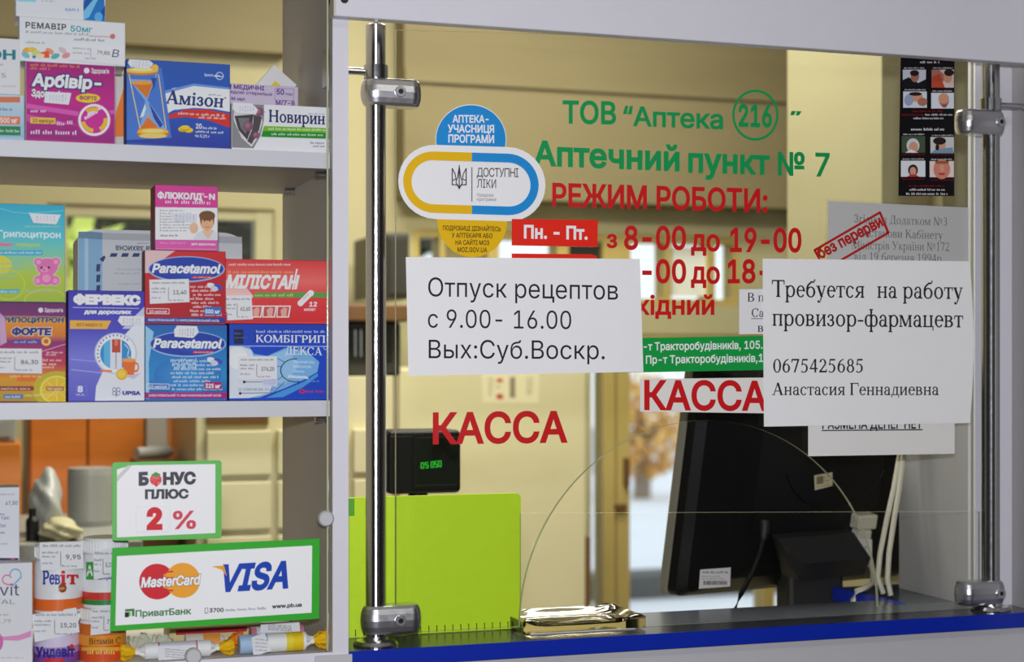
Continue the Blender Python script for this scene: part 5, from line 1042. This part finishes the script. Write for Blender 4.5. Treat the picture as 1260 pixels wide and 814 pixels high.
roll('blue and yellow sweet roll with yellow twisted end, right on the bottom shelf', (294, 796), (375, 796), .035, .0105, [(0, .18, (170, 196, 226)), (.18, .42, (150, 186, 224)), (.42, .7, (236, 236, 238)), (.7, .8, (240, 214, 60)), (.8, .96, (244, 200, 30)), (.96, 1, (236, 236, 240))], 'Ry', 2, [(780, 190), (850, 165), (886, 262), (790, 292)])
roll('sweet roll with orange twisted end lying behind the white one', (228, 790), (270, 790), .066, .0100, [(0, .5, (214, 206, 190)), (.5, 1, (226, 150, 60))], 'Ro', 3)
roll('pale sweet roll with a white label lying behind the blue and yellow one', (308, 790), (372, 790), .068, .0120, [(0, .1, (200, 120, 140)), (.1, .9, (206, 206, 216)), (.9, 1, (200, 120, 140))], 'y', 4, [(830, 112), (1036, 108), (1040, 160), (826, 165)])
def wrapper(label, x0, x1, y0, y1, Y, mat, seed):
    rnd = random.Random(seed); m = MB(); n = 16; A = X_(x0, Y); B = X_(x1, Y); h = Z_(x0, y0, Y) - ZS0; V = []
    for j in range(7):
        for i in range(n + 1): V.append(Vector((A + (B - A) * i / n + rnd.uniform(-.002, .002), Y + (j - 3) * .009 + rnd.uniform(-.002, .002), ZS0 + .0012 + max(0, h * (1 - abs(j - 3) / 3.2) * rnd.uniform(.45, 1)))))
    m.add(V, [[j * (n + 1) + i, j * (n + 1) + i + 1, (j + 1) * (n + 1) + i + 1, (j + 1) * (n + 1) + i] for j in range(6) for i in range(n)], pc((214, 220, 200)))
    V2 = [Vector((v.x, v.y, ZS0 + .0004)) for v in V]; m.add(V2, [[j * (n + 1) + i, (j + 1) * (n + 1) + i, (j + 1) * (n + 1) + i + 1, j * (n + 1) + i + 1] for j in range(6) for i in range(n)], pc((214, 220, 200)))
    o = m.build('crumpled_wrapper', M['gloss']); tag(o, label, 'wrapper'); return o
wrapper('crumpled pale green wrapper lying behind the white sweet roll', 158, 212, 779, 800, .10, 'gloss', 1)
# cream tray holding the sweets at the back of the shelf
m = MB(); xa, xb = X_(206, .15), X_(322, .15); m.box(xa, xb, .135, .19, ZS0 + .0003, Z_(260, 768, .15), pc((206, 190, 140)), bev=.002); m.box(xa + .008, xb - .02, .1345, .135, Z_(260, 776, .15), Z_(260, 770, .15), pc((180, 40, 50))); o = m.build('cardboard_tray', M['card']); tag(o, 'cream cardboard tray with a thin red line behind the sweet rolls', 'tray')

# ---------------------------------------------------------------- signs on the front glass of the show case
YS = .0019
def rrect(x0, y0, x1, y1, r, sl, n=5):
    o = []
    for cx, cy, a0 in ((x1 - r, y0 + r, 90), (x0 + r, y0 + r, 180), (x0 + r, y1 - r, 270), (x1 - r, y1 - r, 360)):
        for k in range(n + 1): a = math.radians(a0 - 90 + 90 * k / n) if False else math.radians(a0 - 90 + 90 * k / n); o.append((cx + r * math.cos(a), cy - r * math.sin(a) + sl * (cx + r * math.cos(a) - x0)))
    return o
def d_bonus(p):
    p.poly([(62, 200), (110, 187), (376, 183), (376, 403), (62, 417)], WT); p.poly([(62, 240), (62, 222), (96, 188), (110, 187), (100, 200)], (200, 200, 196))
    D = (56, 58, 66); p.text('Б', 135, 249, 160, 248, 37, D, bold=.09); p.text('НУС', 212, 247, 310, 245, 35, D, bold=.08)
    p.ell(186, 233, 19, 18, (224, 60, 70)); p.poly([(168, 236), (205, 236), (188, 257)], (214, 50, 64)); p.poly([(170, 218), (186, 208), (203, 217), (192, 222), (186, 228), (180, 222)], (70, 150, 60))
    rnd = random.Random(4)
    for k in range(12): p.ell(186 + rnd.uniform(-13, 13), 233 + rnd.uniform(-10, 14), 1.6, 2, (246, 150, 140), n=8)
    p.text('ПЛЮС', 154, 293, 288, 291, 27, D, bold=.07); p.rect(122, 318, 232, 402, (222, 222, 234), -.02); p.rect(124, 320, 230, 400, (238, 238, 244), -.02)
    p.text('2', 163, 388, 201, 387, 60, (206, 22, 34), bold=.09); p.text('%', 243, 389, 312, 387, 54, (206, 66, 84), bold=.03)
m = MB(); o_ = rrect(47, 178, 396, 428, 10, -.02); m.prism([at(TFG[0] + a * TFG[2], TFG[1] + b * TFG[2], YS - .0004) for a, b in o_], (0, .0012, 0), pc((96, 184, 84))); d_bonus(Print(m, plane(YS - .0004), TFG, .00003)); o = m.build('bonus_sign', M['gloss']); tag(o, 'green framed white sign with 2 % on the glass of the show case', 'sign')
def d_card(p):
    p.poly([(62, 477), (685, 443), (683, 657), (57, 698)], (234, 235, 244))
    p.ell(190, 558, 57, 57, (206, 26, 40), n=48); p.ell(272, 554, 56, 56, (234, 160, 40), n=48)
    for k in range(7): y = 524 + k * 10; w = 26 - abs(k - 3) * 3; p.rect(231 - w if k % 2 else 219, y, 244 if k % 2 else 231 + w * .6, y + 5, (234, 160, 40) if k % 2 else (206, 26, 40), -.02)
    p.text('MasterCard', 140, 576, 324, 566, 30, (246, 240, 240), bold=.055, slant=.14, outline=(70, 20, 20), ow=.03)
    B = (12, 64, 172); p.text('VISA', 388, 588, 604, 575, 80, B, bold=.055, slant=.22); p.poly([(364, 509), (404, 507), (412, 540), (396, 520)], (234, 160, 30))
    Gn = (60, 120, 66); p.text('ПриватБанк', 122, 670, 298, 661, 20, Gn, bold=.035, track=.98)
    p.poly([(88, 646), (118, 644), (118, 668), (110, 668), (110, 652), (88, 654)], Gn); p.poly([(94, 655), (106, 654), (106, 668), (98, 668), (98, 662), (94, 662)], (110, 190, 60)); p.rect(87, 656, 100, 672, (20, 24, 20), -.04)
    p.text('3700', 358, 656, 402, 654, 12, (60, 64, 74), bold=.05); p.frame([(343, 643), (352, 642), (352, 658), (343, 659)], 2, (110, 120, 116)); p.small(408, 652, 540, 8, (120, 124, 136), -.05); p.text('www.pb.ua', 558, 643, 651, 637, 11, (50, 54, 66), bold=.06)
m = MB(); m.prism([at(TFG[0] + a * TFG[2], TFG[1] + b * TFG[2], YS - .0018) for a, b in ((47, 451), (709, 421), (707, 676), (40, 717))], (0, .0013, 0), pc((48, 168, 40))); d_card(Print(m, plane(YS - .0018), TFG, .00003)); o = m.build('card_payment_sign', M['gloss']); tag(o, 'green framed white card payment sign with two card logos on the show case glass', 'sign')
# ================================================================== behind the glass
# lime wire-bound cover standing on the counter
Yl = .085
root = empty('wire_bound_book', at(540, 785, Yl)); root.location.z = ZCT; root['_o'] = tuple(root.location)
x0, x1 = XD1 + .003, X_(641, Yl); zt = Z_(535, 609, Yl); zb = ZCT + .0005; m = MB(); r = .006
ol = [(x0, zb), (x1 - r, zb), (x1, zb + r), (x1, zt - r), (x1 - r * .3, zt - r * .3), (x1 - r, zt), (x0, zt)]
m.prism([(a, Yl, b) for a, b in ol], (0, .004, 0)); m.box(X_(503, Yl) - .0006, X_(503, Yl) + .0006, Yl - .0004, Yl, zb, zt - .001); m.build('cover', M['limeb'], root)
MB().box(x0, X_(436, Yl), Yl - .0012, Yl + .0055, (zb + zt) / 2 + .06, zt - .0008, bev=.0008).build('spine_tape', M['limee'], root)
m = MB(); k = 0; xx = x0 + .006
while xx < x1 - .006:
    m.tube([(xx + .0008 * math.cos(a), Yl + .002 + .0042 * math.cos(a), zb + .0052 + .0042 * math.sin(a)) for a in [i * math.pi / 6 for i in range(13)]], .0006, 5); xx += .0098
m.build('wire_binding', M['wire'], root)
for a in (x0 + .006,): pass
tag(root, 'lime green wire-bound cover standing upright on the counter behind the left post', 'notebook')

# clear tray on the counter
root = empty('change_tray', at(715, 775, .07)); root.location.z = ZCT; root['_o'] = tuple(root.location)
xa, xb = X_(641, .045), X_(791, .045); ya, yb = .036, .135; z0, z1 = ZCT + .0022, Z_(715, 758, .04)
m = MB(); nx, ny = 30, 18; top = []; 
for j in range(ny + 1):
    for i in range(nx + 1):
        s_, t_ = i / nx * 2 - 1, j / ny * 2 - 1; rr = max(abs(s_), abs(t_)); f = max(0, 1 - (abs(s_) ** 4 + abs(t_) ** 4)) ; bx_ = .0030 if rr > .985 else 0
        top.append(Vector((xa + (xb - xa) * i / nx + .010 * t_ * (0), ya + (yb - ya) * j / ny, z1 - bx_ - .011 * min(1, f * 1.5))))
bot = [Vector((v.x, v.y, z0)) for v in top]; N = len(top); W1 = nx + 1
m.add(top, [[j * W1 + i, j * W1 + i + 1, (j + 1) * W1 + i + 1, (j + 1) * W1 + i] for j in range(ny) for i in range(nx)], smooth=True)
m.add(bot, [[j * W1 + i, (j + 1) * W1 + i, (j + 1) * W1 + i + 1, j * W1 + i + 1] for j in range(ny) for i in range(nx)])
rim = [i for i in range(W1)] + [j * W1 + nx for j in range(1, ny + 1)] + [ny * W1 + i for i in range(nx - 1, -1, -1)] + [j * W1 for j in range(ny - 1, 0, -1)]
q_ = [top[i] for i in rim] + [bot[i] for i in rim]; n_ = len(rim)
m.add(q_, [[i, n_ + i, n_ + (i + 1) % n_, (i + 1) % n_] for i in range(n_)]); m.build('tray_body', M['acryl'], root)
m = MB(); m.box(xa + .010, xb - .012, ya + .004, yb - .01, ZCT + .0003, ZCT + .0020, pc((232, 230, 226))); m.build('paper_insert', M['paper'], root)
tag(root, 'clear acrylic change tray with white paper inside, on the counter at the opening', 'tray')

# monitor seen from behind
phi, tilt = math.radians(13), math.radians(11)
P0 = at(829, 737, .298)
MM = Matrix.Translation(P0) @ Matrix.Rotation(phi, 4, 'Z') @ Matrix.Rotation(tilt, 4, 'X')
mon = empty('computer_monitor', (P0.x + .2, P0.y + .1, 0.74)); tag(mon, 'black flat computer monitor seen from behind, on the desk behind the hatch', 'monitor')
Wm, Hm = .437, .335
def mpart(name, mat, fn, parent=mon):
    m = MB(); fn(m); m.xform(MM); return m.build(name, mat, parent)
mpart('front_bezel', M['greyp'], lambda m: m.box(0, Wm, .018, .038, 0, Hm, bev=.004))
def shell(m):
    lv = [(.018, .001, .0), (.004, .004, .002), (-.006, .016, .010), (-.020, .07, .03), (-.026, .10, .045)]
    rings = []
    for y, ix, iz in lv:
        o = []; r = .012
        for cx_, cz_, a0 in ((Wm - ix - r, Hm - iz - r, 0), (ix + r, Hm - iz - r, 90), (ix + r, iz + r, 180), (Wm - ix - r, iz + r, 270)):
            for k in range(5): a = math.radians(a0 + k * 22.5); o.append(Vector((cx_ + r * math.cos(a), y, cz_ + r * math.sin(a))))
        rings.append(o)
    n = len(rings[0])
    for i in range(len(rings) - 1):
        for k in range(n): m.add([rings[i][k], rings[i][(k + 1) % n], rings[i + 1][(k + 1) % n], rings[i + 1][k]], [[0, 1, 2, 3]], smooth=i in (1, 2))
    m.add(rings[-1], [list(range(n))[::-1]])
back = mpart('back_housing', M['black'], shell)
def ring_(m):
    c = (.245, .205); R = .098; pts = [(c[0] + R * math.cos(a), -.0262, c[1] + R * .8 * math.sin(a)) for a in [math.radians(200 + 140 * k / 30) for k in range(31)]]; m.tube(pts, .0016, 8)
mpart('moulded_arc', M['black'], ring_, back)
def vents(m):
    for k in range(7): m.box(.13, .32, -.0272, -.0255, .245 + k * .006, .2475 + k * .006)
mpart('vent_slots', M['blackm'], vents, back)
nrm = (MM.to_3x3() @ Vector((0, -1, 0)))
def onback(y): return tplane(MM @ Vector((0, y, 0)), nrm)
sf = onback(-.0262)
def flat(name, q, surf, col, mat, parent, draw=None, tf=(0, 0, 1.0)):
    m = MB(); vs = [surf(*c, .0004) for c in q]; m.prism(vs, nrm * -.0003, pc(col))
    if draw: draw(Print(m, lambda a, b, off=0.0: surf(a, b, off + .0004), tf, .00003))
    return m.build(name, M[mat], parent)
def sticker(p):
    p.small(180, 590, 312, 11, (50, 50, 54)); p.small(178, 608, 270, 6, (110, 110, 112)); p.small(176, 620, 290, 6, (120, 120, 122))
    x_ = 186
    while x_ < 304: w_ = random.choice((2, 3, 5)); p.rect(x_, 628, x_ + w_, 648, (50, 50, 54), -.03); x_ += w_ + random.choice((2, 3))
sfl = onback(-.0262)
flat('serial_sticker', c_(TFW, (170, 572), (322, 561), (319, 656), (163, 667)), tplane(MM @ Vector((.03, -.0235, .03)), nrm), (214, 212, 212), 'paper', back, sticker, TFW)
flat('label_sticker', c_(TFW, (741, 100), (832, 84), (832, 152), (744, 174)), sf, (196, 184, 150), 'paper', back, lambda p: (p.rect(752, 108, 786, 146, (120, 112, 90), -.15), p.small(790, 112, 826, 8, (110, 100, 80), -.2), p.small(790, 128, 826, 8, (110, 100, 80), -.2), p.small(752, 160, 815, 7, (140, 120, 90), -.2)), TFW)
def hinge(m):
    o = []; R = .034
    a = sf(948, 655); inv = MM.inverted(); a = inv @ sf(950, 657); b = inv @ sf(1043, 650); c = inv @ sf(1040, 700)
    xa_, xb_ = a.x, b.x; zt_, zb__ = a.z, c.z
    prof = [(-.024, zt_), (-.040, zt_ - .002), (-.062, zt_ - .018), (-.068, zt_ - .032), (-.060, zb__ + .002), (-.024, zb__)]
    n = len(prof)
    L = [Vector((xa_ + (.03 if k > 2 else .0), y, z)) for k, (y, z) in enumerate(prof)]; R_ = [Vector((xb_ + (.012 if k > 2 else 0), y, z)) for k, (y, z) in enumerate(prof)]
    m.add(L + R_, [[k, k + 1, n + k + 1, n + k] for k in range(n - 1)], smooth=False); m.add(L, [list(range(n))[::-1]]); m.add(R_, [list(range(n))])
hinge_ = mpart('hinge_cover', M['blackm'], hinge)
stx = (X_(968, .30), X_(1036, .30)); ztop = Z_(1000, 690, .30)
m = MB(); m.box(stx[0], stx[1], .293, .335, .745, ztop, bev=.006); m.box(stx[0] + .006, stx[1] - .006, .2925, .294, .80, ztop - .01, bev=.001); m.build('stand_neck', M['blackm'], mon)
m = MB(); cx_ = sum(stx) / 2; m.lathe([(.0001, .7415), (.112, .7415), (.115, .746), (.105, .753), (.04, .757), (.0001, .757)], (cx_, .36, 0), 48); m.build('stand_base', M['black'], mon)
# power cord, video plug and cable, two white cables
pl = at(940, 648, .262)
MB().tube([at(941, 640, .262), at(941, 652, .260), at(939, 664, .257)], [.007, .0065, .004], 12).build('power_plug', M['blackm'], mon)
MB().tube([at(939, 660, .258), at(935, 680, .25), at(925, 705, .24), at(912, 730, .23), at(903, 752, .22), (at(900, 752, .21).x, .21, .95), (at(900, 752, .21).x, .22, .76)], .0036, 10).build('power_cord', M['black'], mon)
def vga(m):
    inv = MM.inverted(); a = inv @ sf(1050, 645); 
    a.z += .006; a.x -= .006; m.box(a.x, a.x + .036, -.044, -.022, a.z - .010, a.z + .012, bev=.003); m.box(a.x + .004, a.x + .031, -.042, -.024, a.z - .030, a.z - .0105, bev=.004); m.box(a.x + .011, a.x + .024, -.040, -.028, a.z - .040, a.z - .0305, bev=.002)
vg = mpart('video_plug', M['wcable'], vga)
inv = MM.inverted(); a = inv @ sf(1050, 645); b = MM @ Vector((a.x + .0115, -.054, a.z - .036))
MB().tube([b, (b.x - .003, b.y - .010, b.z - .014), (b.x - .012, b.y - .030, b.z - .026), (b.x - .030, b.y - .058, ZCT + .0085), (XN - .004, .215, ZCT + .0075), (XN - .0195, .211, ZCT + .005), (XN - .0245, .211, ZCT - .006), (XN - .026, .213, ZCT - .04), (XN - .026, .24, .95), (XN - .026, .30, .746)], .0036, 12).build('video_cable', M['wcable'], mon)
flat('tag_label', c_(TFW, (888, 460), (905, 425), (962, 417), (1030, 420), (1030, 556), (910, 566)), tplane(MM @ Vector((0, -.0455, 0)), nrm), (220, 218, 218), 'paper', mon, lambda p: (p.small(905, 464, 1020, 9, (90, 90, 94)), p.small(930, 476, 1010, 8, (110, 110, 112)), [p.rect(920 + k * 9, 498, 924 + k * 9, 524, (70, 70, 74)) for k in range(6)]), TFW)
m = MB()
for pts in ([(1107, 560), (1100, 600), (1091, 640), (1083, 680), (1080, 710), (1087, 742)], [(1112, 560), (1107, 600), (1100, 640), (1094, 680), (1092, 712), (1096, 742)], ):
    yy = [.205, .20, .195, .19, .188, .185] if pts[0][0] == 1107 else [.19, .185, .18, .172, .168, .165]; t = [at(a, b, c) for (a, b), c in zip(pts, yy)]; t = [t[0] + Vector((.004, .004, .12))] + t; t[-1].z = ZCT + .004
    m.tube(t, .0037, 12); o = m.build('white_cable', M['wcable']); m = MB(); tag(o, 'white cable hanging down beside the monitor onto the counter, %s' % ('left of the pair' if pts[0][0] == 1107 else 'right of the pair'), 'cable', 'white cables beside the monitor')
# customer display on a pole
Yd = .46; root = empty('customer_display', (X_(535, Yd), Yd + .04, .74)); xa, xs, xb = X_(478, Yd), X_(508, Yd), X_(568, Yd); z0, z1 = Z_(530, 607, Yd), Z_(530, 529, Yd)
m = MB(); m.box(xa, xb, Yd, Yd + .07, z0, z1, bev=.007, seg=3); m.box(xa + .002, xs, Yd - .0015, Yd + .01, z0 + .004, z1 - .008, bev=.001); m.build('housing', M['black'], root)
m = MB(); m.box(xs + .004, xb - .006, Yd - .0012, Yd, z0 + .012, z1 - .010, bev=.0005, seg=1); w_ = m.build('display_window', M['ledoff'], root)
m = MB(); Print(m, plane(Yd - .0014), TFU, .0).text('8:88', 196, 556, 238, 552, 28, (40, 200, 60), slant=.1); 
m = MB(); pr = Print(m, plane(Yd - .0014), TFU, .0)
def seg7(x_, y_, w_, h_, bits):
    for k, (a, b, c, d) in enumerate(((0, 0, 1, 0), (1, 0, 1, .5), (1, .5, 1, 1), (0, 1, 1, 1), (0, .5, 0, 1), (0, 0, 0, .5), (0, .5, 1, .5))):
        if bits[k] == '1': pr.line([(x_ + a * w_, y_ + b * h_), (x_ + c * w_, y_ + d * h_)], 5, (40, 190, 50))
for k, bits in enumerate(('1111110', '1011011')): seg7(196 + k * 22, 526 - k * 2, 13, 26, bits)
for k, bits in enumerate(('1111110', '1011011', '1111110')): seg7(246 + k * 19, 520 - k * 2, 12, 28, bits)
m.build('green_digits', M['led'], w_)
m = MB(); m.tube([((xa + xb) / 2, Yd + .04, z0 + .002), ((xa + xb) / 2, Yd + .04, .745)], .014, 20); m.lathe([(.0001, .7412), (.06, .7412), (.06, .748), (.02, .756), (.0001, .756)], ((xa + xb) / 2, Yd + .04, 0), 32); m.build('pole', M['black'], root)
tag(root, 'black customer display with green digits above the lime cover', 'display')
# desk behind the counter
root = empty('desk', (1.05, .75, 0)); MB().box(.50, 1.95, .30, .61, .705, .7405, bev=.002).build('desktop', M['cabc'], root)
for a in (.52, 1.90): MB().box(a, a + .03, .32, .60, 0, .7049).build('leg', M['cabc'], root)
MB().box(.55, 1.9, .585, .60, .3, .7049).build('modesty_panel', M['cabc'], root)
tag(root, 'cream desk behind the counter carrying the monitor and the display', 'desk')

# furniture of the room
def unit(name, label, px0, px1, py, Y, depth, mat, cat, zbot=0.0):
    r_ = empty(name, ((X_(px0, Y) + X_(px1, Y)) / 2, Y + depth / 2, zbot)); return r_
Y1 = 2.05; xa, xb = X_(489, Y1), X_(726, Y1); zt = Z_(600, 452, Y1)
root = empty('tall_cupboard', ((xa + xb) / 2, Y1 + .2, 0)); m = MB(); m.box(xa, xb, Y1 + .02, Y1 + .42, 0, zt, bev=.003); m.build('body', M['cabc'], root)
MB().box(xa + .004, xb - .012, Y1, Y1 + .019, .06, zt - .004, bev=.003).build('door', M['cabc'], root); MB().box(xb - .011, xb, Y1 - .002, Y1 + .0195, 0, Z_(726, 660, Y1)).build('edge_strip', M['brown'], root)
tag(root, 'tall plain cream cupboard behind the red КАССА letters', 'cupboard')
def note(p):
    for k in range(6): p.small(532, 110 + k * 15, 560, 9, (120, 110, 100))
    p.rect(575, 105, 604, 122, (180, 60, 50)); p.rect(574, 182, 606, 206, (180, 60, 50)); p.small(572, 150, 604, 12, (150, 120, 110))
    p.rect(640, 96, 668, 200, (150, 140, 120)); 
    for k in range(7): p.small(642, 110 + k * 14, 666, 8, (80, 74, 66))
    for k in range(6): p.small(725, 106 + k * 15, 756, 8, (110, 104, 96))
sheet('wall_notice', 'pale sheet with three printed blocks taped to the cream cupboard', 'notice', c_(TFU, (498, 60), (790, 62), (784, 228), (505, 226)), Y1 - .0004, (220, 212, 176), 'paper', note, TFU)
Y2 = 1.45; xa, xb = X_(243, Y2), X_(487, Y2); zt = Z_(440, 463, Y2); z2 = Z_(300, 512, Y2)
root = empty('drawer_cabinet', ((xa + xb) / 2, Y2 + .2, 0)); m = MB(); m.box(xa, xb, Y2 + .02, Y2 + .45, 0, zt, bev=.002); m.build('body', M['cabc'], root)
ys = [527, 590, 657, 730, 810]; xs_ = [xa + .012, X_(338, Y2), X_(432, Y2), xb - .01]
for k in range(3):
    z_hi = [zt - .012] + [Z_(300, y_, Y2) for y_ in ys[1:]]
    tops = [Z_(300, y_, Y2) for y_ in ys]
    for t_ in range(4):
        MB().box(xs_[k] + .006, xs_[k + 1] - .006, Y2, Y2 + .019, tops[t_ + 1] + .008, tops[t_] - .004, bev=.003).build('drawer', M['cabc'], root)
MB().box(xa + .02, xs_[1] - .01, Y2 + .012, Y2 + .0195, Z_(300, 523, Y2), zt - .02).build('open_slot', M['brown'], root)
tag(root, 'cream drawer cabinet standing behind the show case and the left post', 'drawer cabinet')
m = MB(); xq, xw = X_(428, Y2) - .02, X_(503, Y2); m.box(xq, xw, Y2 + .06, Y2 + .36, zt + .0005, Z_(470, 395, Y2), bev=.008); r_ = empty('dark_appliance', ((xq + xw) / 2, Y2 + .2, zt)); m.build('body', M['darkg'], r_)
m = MB(); m.box(xq + .02, xw - .02, Y2 + .056, Y2 + .0605, zt + .03, Z_(470, 402, Y2), bev=.002); m.build('front_panel', M['ledoff'], r_)
for a in (431, 444, 451): MB().box(X_(a, Y2) , X_(a + 1.6, Y2), Y2 + .0525, Y2 + .056, zt + .04, Z_(470, 405, Y2), bev=.0005).build('trim_bar', M['satin'], r_)
tag(r_, 'dark appliance on the drawer cabinet, seen just beside the left post', 'appliance')
m = MB(); m.box(xq - .05, xw + .015, Y2 + .02, Y2 + .42, Z_(470, 394.5, Y2), Z_(470, 374, Y2), bev=.003); r_ = m.build('wooden_shelf', M['brown']); tag(r_, 'brown wooden board on top of the dark appliance behind the left post', 'shelf board')
m = MB(); xd = X_(489, 2.2); m.box(X_(468, 2.2), X_(504, 2.2), 2.2, 2.5, Z_(490, 368, 2.2), Z_(490, 286, 2.2), bev=.006); m.box(X_(478, 2.2), X_(502, 2.2), 2.194, 2.2, Z_(490, 362, 2.2), Z_(490, 292, 2.2), bev=.002)
b_ = MB(); b_.box(X_(450, 2.2), X_(487, 2.05) - .002, 2.16, 2.58, 0, Z_(490, 368, 2.2) - .0005, bev=.003); r2 = b_.build('side_cabinet', M['cream']); tag(r2, 'narrow cream cabinet at the back, left of the paper notice', 'cabinet')
r_ = m.build('black_device', M['darkg']); tag(r_, 'small black device on the narrow cream cabinet behind the capsule sticker', 'device')
# left background seen through the show case
Y3 = 1.9; root = empty('orange_wardrobe', (X_(110, Y3), Y3 + .2, 0)); xa, xb = X_(36, Y3), X_(178, Y3)
m = MB(); m.box(xa, xb, Y3 + .02, Y3 + .45, 0, Z_(100, 480, Y3), bev=.002); m.build('body', M['orange'], root)
MB().box(xa + .003, (xa + xb) / 2 - .002, Y3, Y3 + .0195, .05, Z_(100, 482, Y3), bev=.002).build('door', M['orange'], root); MB().box((xa + xb) / 2 + .002, xb - .003, Y3, Y3 + .0195, .05, Z_(100, 482, Y3), bev=.002).build('door', M['orange'], root)
tag(root, 'orange wooden wardrobe behind the bottom shelf of the show case', 'wardrobe')
m = MB(); m.box(X_(180, 2.1), X_(206, 2.1), 2.1, 2.3, 0, Z_(190, 470, 2.1), bev=.002); r_ = m.build('grey_locker', M['grey']); tag(r_, 'narrow grey locker right of the orange wardrobe', 'locker')
m = MB(); m.box(X_(207, 2.15), X_(224, 2.15), 2.15, 2.3, 0, Z_(215, 470, 2.15), bev=.002); r_ = m.build('orange_board', M['orange']); tag(r_, 'narrow upright orange board right of the grey locker', 'board')
m = MB(); m.box(X_(226, 2.25), X_(244, 2.25), 2.25, 2.4, 0, Z_(235, 470, 2.25), bev=.002); r_ = m.build('brown_board', M['brown']); tag(r_, 'narrow upright brown board left of the drawer cabinet', 'board')
Y4 = 1.1; tb = empty('side_table', (X_(90, Y4), Y4 + .2, 0)); zt = Z_(80, 664, Y4); MB().box(X_(-30, Y4), X_(172, Y4), Y4 - .05, Y4 + .5, zt - .03, zt, bev=.002).build('table_top', M['grey'], tb)
for a in (-25, 160):
    for yy in (Y4 - .03, Y4 + .45): MB().box(X_(a, Y4), X_(a, Y4) + .03, yy, yy + .03, 0, zt - .0301).build('leg', M['cabc'], tb)
tag(tb, 'grey topped side table behind the jars, carrying bags and a grey canister', 'table')
xc, rr = X_(112, Y4 + .25), (X_(142, Y4 + .25) - X_(84, Y4 + .25)) / 2; zc1 = Z_(112, 575, Y4 + .25)
m = MB(); m.lathe([(rr * .94, zt + .0005), (rr, zt + .01), (rr, zc1 - .012), (rr * .97, zc1), (.0001, zc1)], (xc, Y4 + .25, 0), 36); r_ = m.build('grey_canister', M['grey']); tag(r_, 'grey round canister on the side table behind the bonus sign', 'canister')
def lump(name, label, px0, px1, py0, py1, Y, mat, seed, cat='bag', zb=None, group=None):
    rnd = random.Random(seed); b = bmesh.new(); bmesh.ops.create_icosphere(b, subdivisions=4, radius=1.0); c = at((px0 + px1) / 2, (py0 + py1) / 2, Y); sx = (X_(px1, Y) - X_(px0, Y)) / 2; z_hi = Z_((px0 + px1) / 2, py0, Y); z_lo = zb if zb is not None else Z_((px0 + px1) / 2, py1, Y)
    ph = [rnd.uniform(0, 6) for _ in range(6)]
    for v in b.verts:
        n = v.co.normalized(); k = 1 + .10 * math.sin(4 * n.x + ph[0]) + .09 * math.sin(5 * n.y + 3 * n.z + ph[1]) + .06 * math.sin(9 * n.z + 6 * n.x + ph[2]) + .04 * abs(math.sin(13 * n.x - 9 * n.z + ph[3]))
        z = n.z * k; z = max(z, -.8); v.co = Vector((c.x + n.x * k * sx * .92, Y + .0 + n.y * k * .06, z_lo + (z + .8) / 1.95 * (z_hi - z_lo)))
    m = MB().bm(b, smooth=True); o = m.build(name, M[mat]); tag(o, label, cat, group); return o
lump('plastic_bag', 'crumpled grey plastic bag on the side table, left of the canister', 34, 80, 578, 640, Y4 + .1, 'bag', 1, zb=zt + .0005)
lump('plastic_bag', 'small pale crumpled bag in front of the grey plastic bag', 46, 104, 636, 664, Y4 - .0, 'cream', 3, zb=zt + .0005)
m = MB(); m.lathe([(.010, zt + .0004), (.011, zt + .002), (.011, zt + .035), (.006, zt + .042), (.006, zt + .055), (.0001, zt + .055)], (X_(40, Y4), Y4, 0), 20); r_ = m.build('dark_bottle', M['black']); tag(r_, 'small dark bottle on the side table at the left edge of the bags', 'bottle')
m = MB(); m.box(X_(-20, 1.6), X_(26, 1.6), 1.6, 1.9, 0, Z_(10, 545, 1.6), bev=.003); r_ = m.build('orange_cabinet', M['orange']); tag(r_, 'low orange wooden cabinet at the far left behind the white boxes', 'cabinet')
m = MB(); m.box(X_(-20, 1.6), X_(20, 1.6), 1.62, 1.8, Z_(10, 545, 1.6) + .0005, Z_(10, 505, 1.6), bev=.004); m.box(X_(-16, 1.6), X_(14, 1.6), 1.615, 1.62, Z_(10, 538, 1.6), Z_(10, 518, 1.6), bev=.001); r_ = m.build('grey_case', M['grey']); tag(r_, 'grey case on the low orange cabinet at the far left', 'case')
zq = Z_(190, 565, 1.7); m = MB(); m.box(X_(165, 1.7), X_(213, 1.7), 1.62, 1.80, 0, zq, bev=.003); r_ = m.build('storage_box', M['brown']); tag(r_, 'tall brown storage box behind the bonus sign', 'box')
m = MB(); m.tube([(X_(168, 1.7), 1.70, zq + .0135), (X_(190, 1.7), 1.72, zq + .0135), (X_(212, 1.7), 1.76, zq + .0135)], [.012, .013, .012], 14); r_ = m.build('rolled_paper', M['bag'])
r_.location.z += 0; tag(r_, 'pale rolled sheet lying on the brown storage box above the bonus sign', 'paper roll')
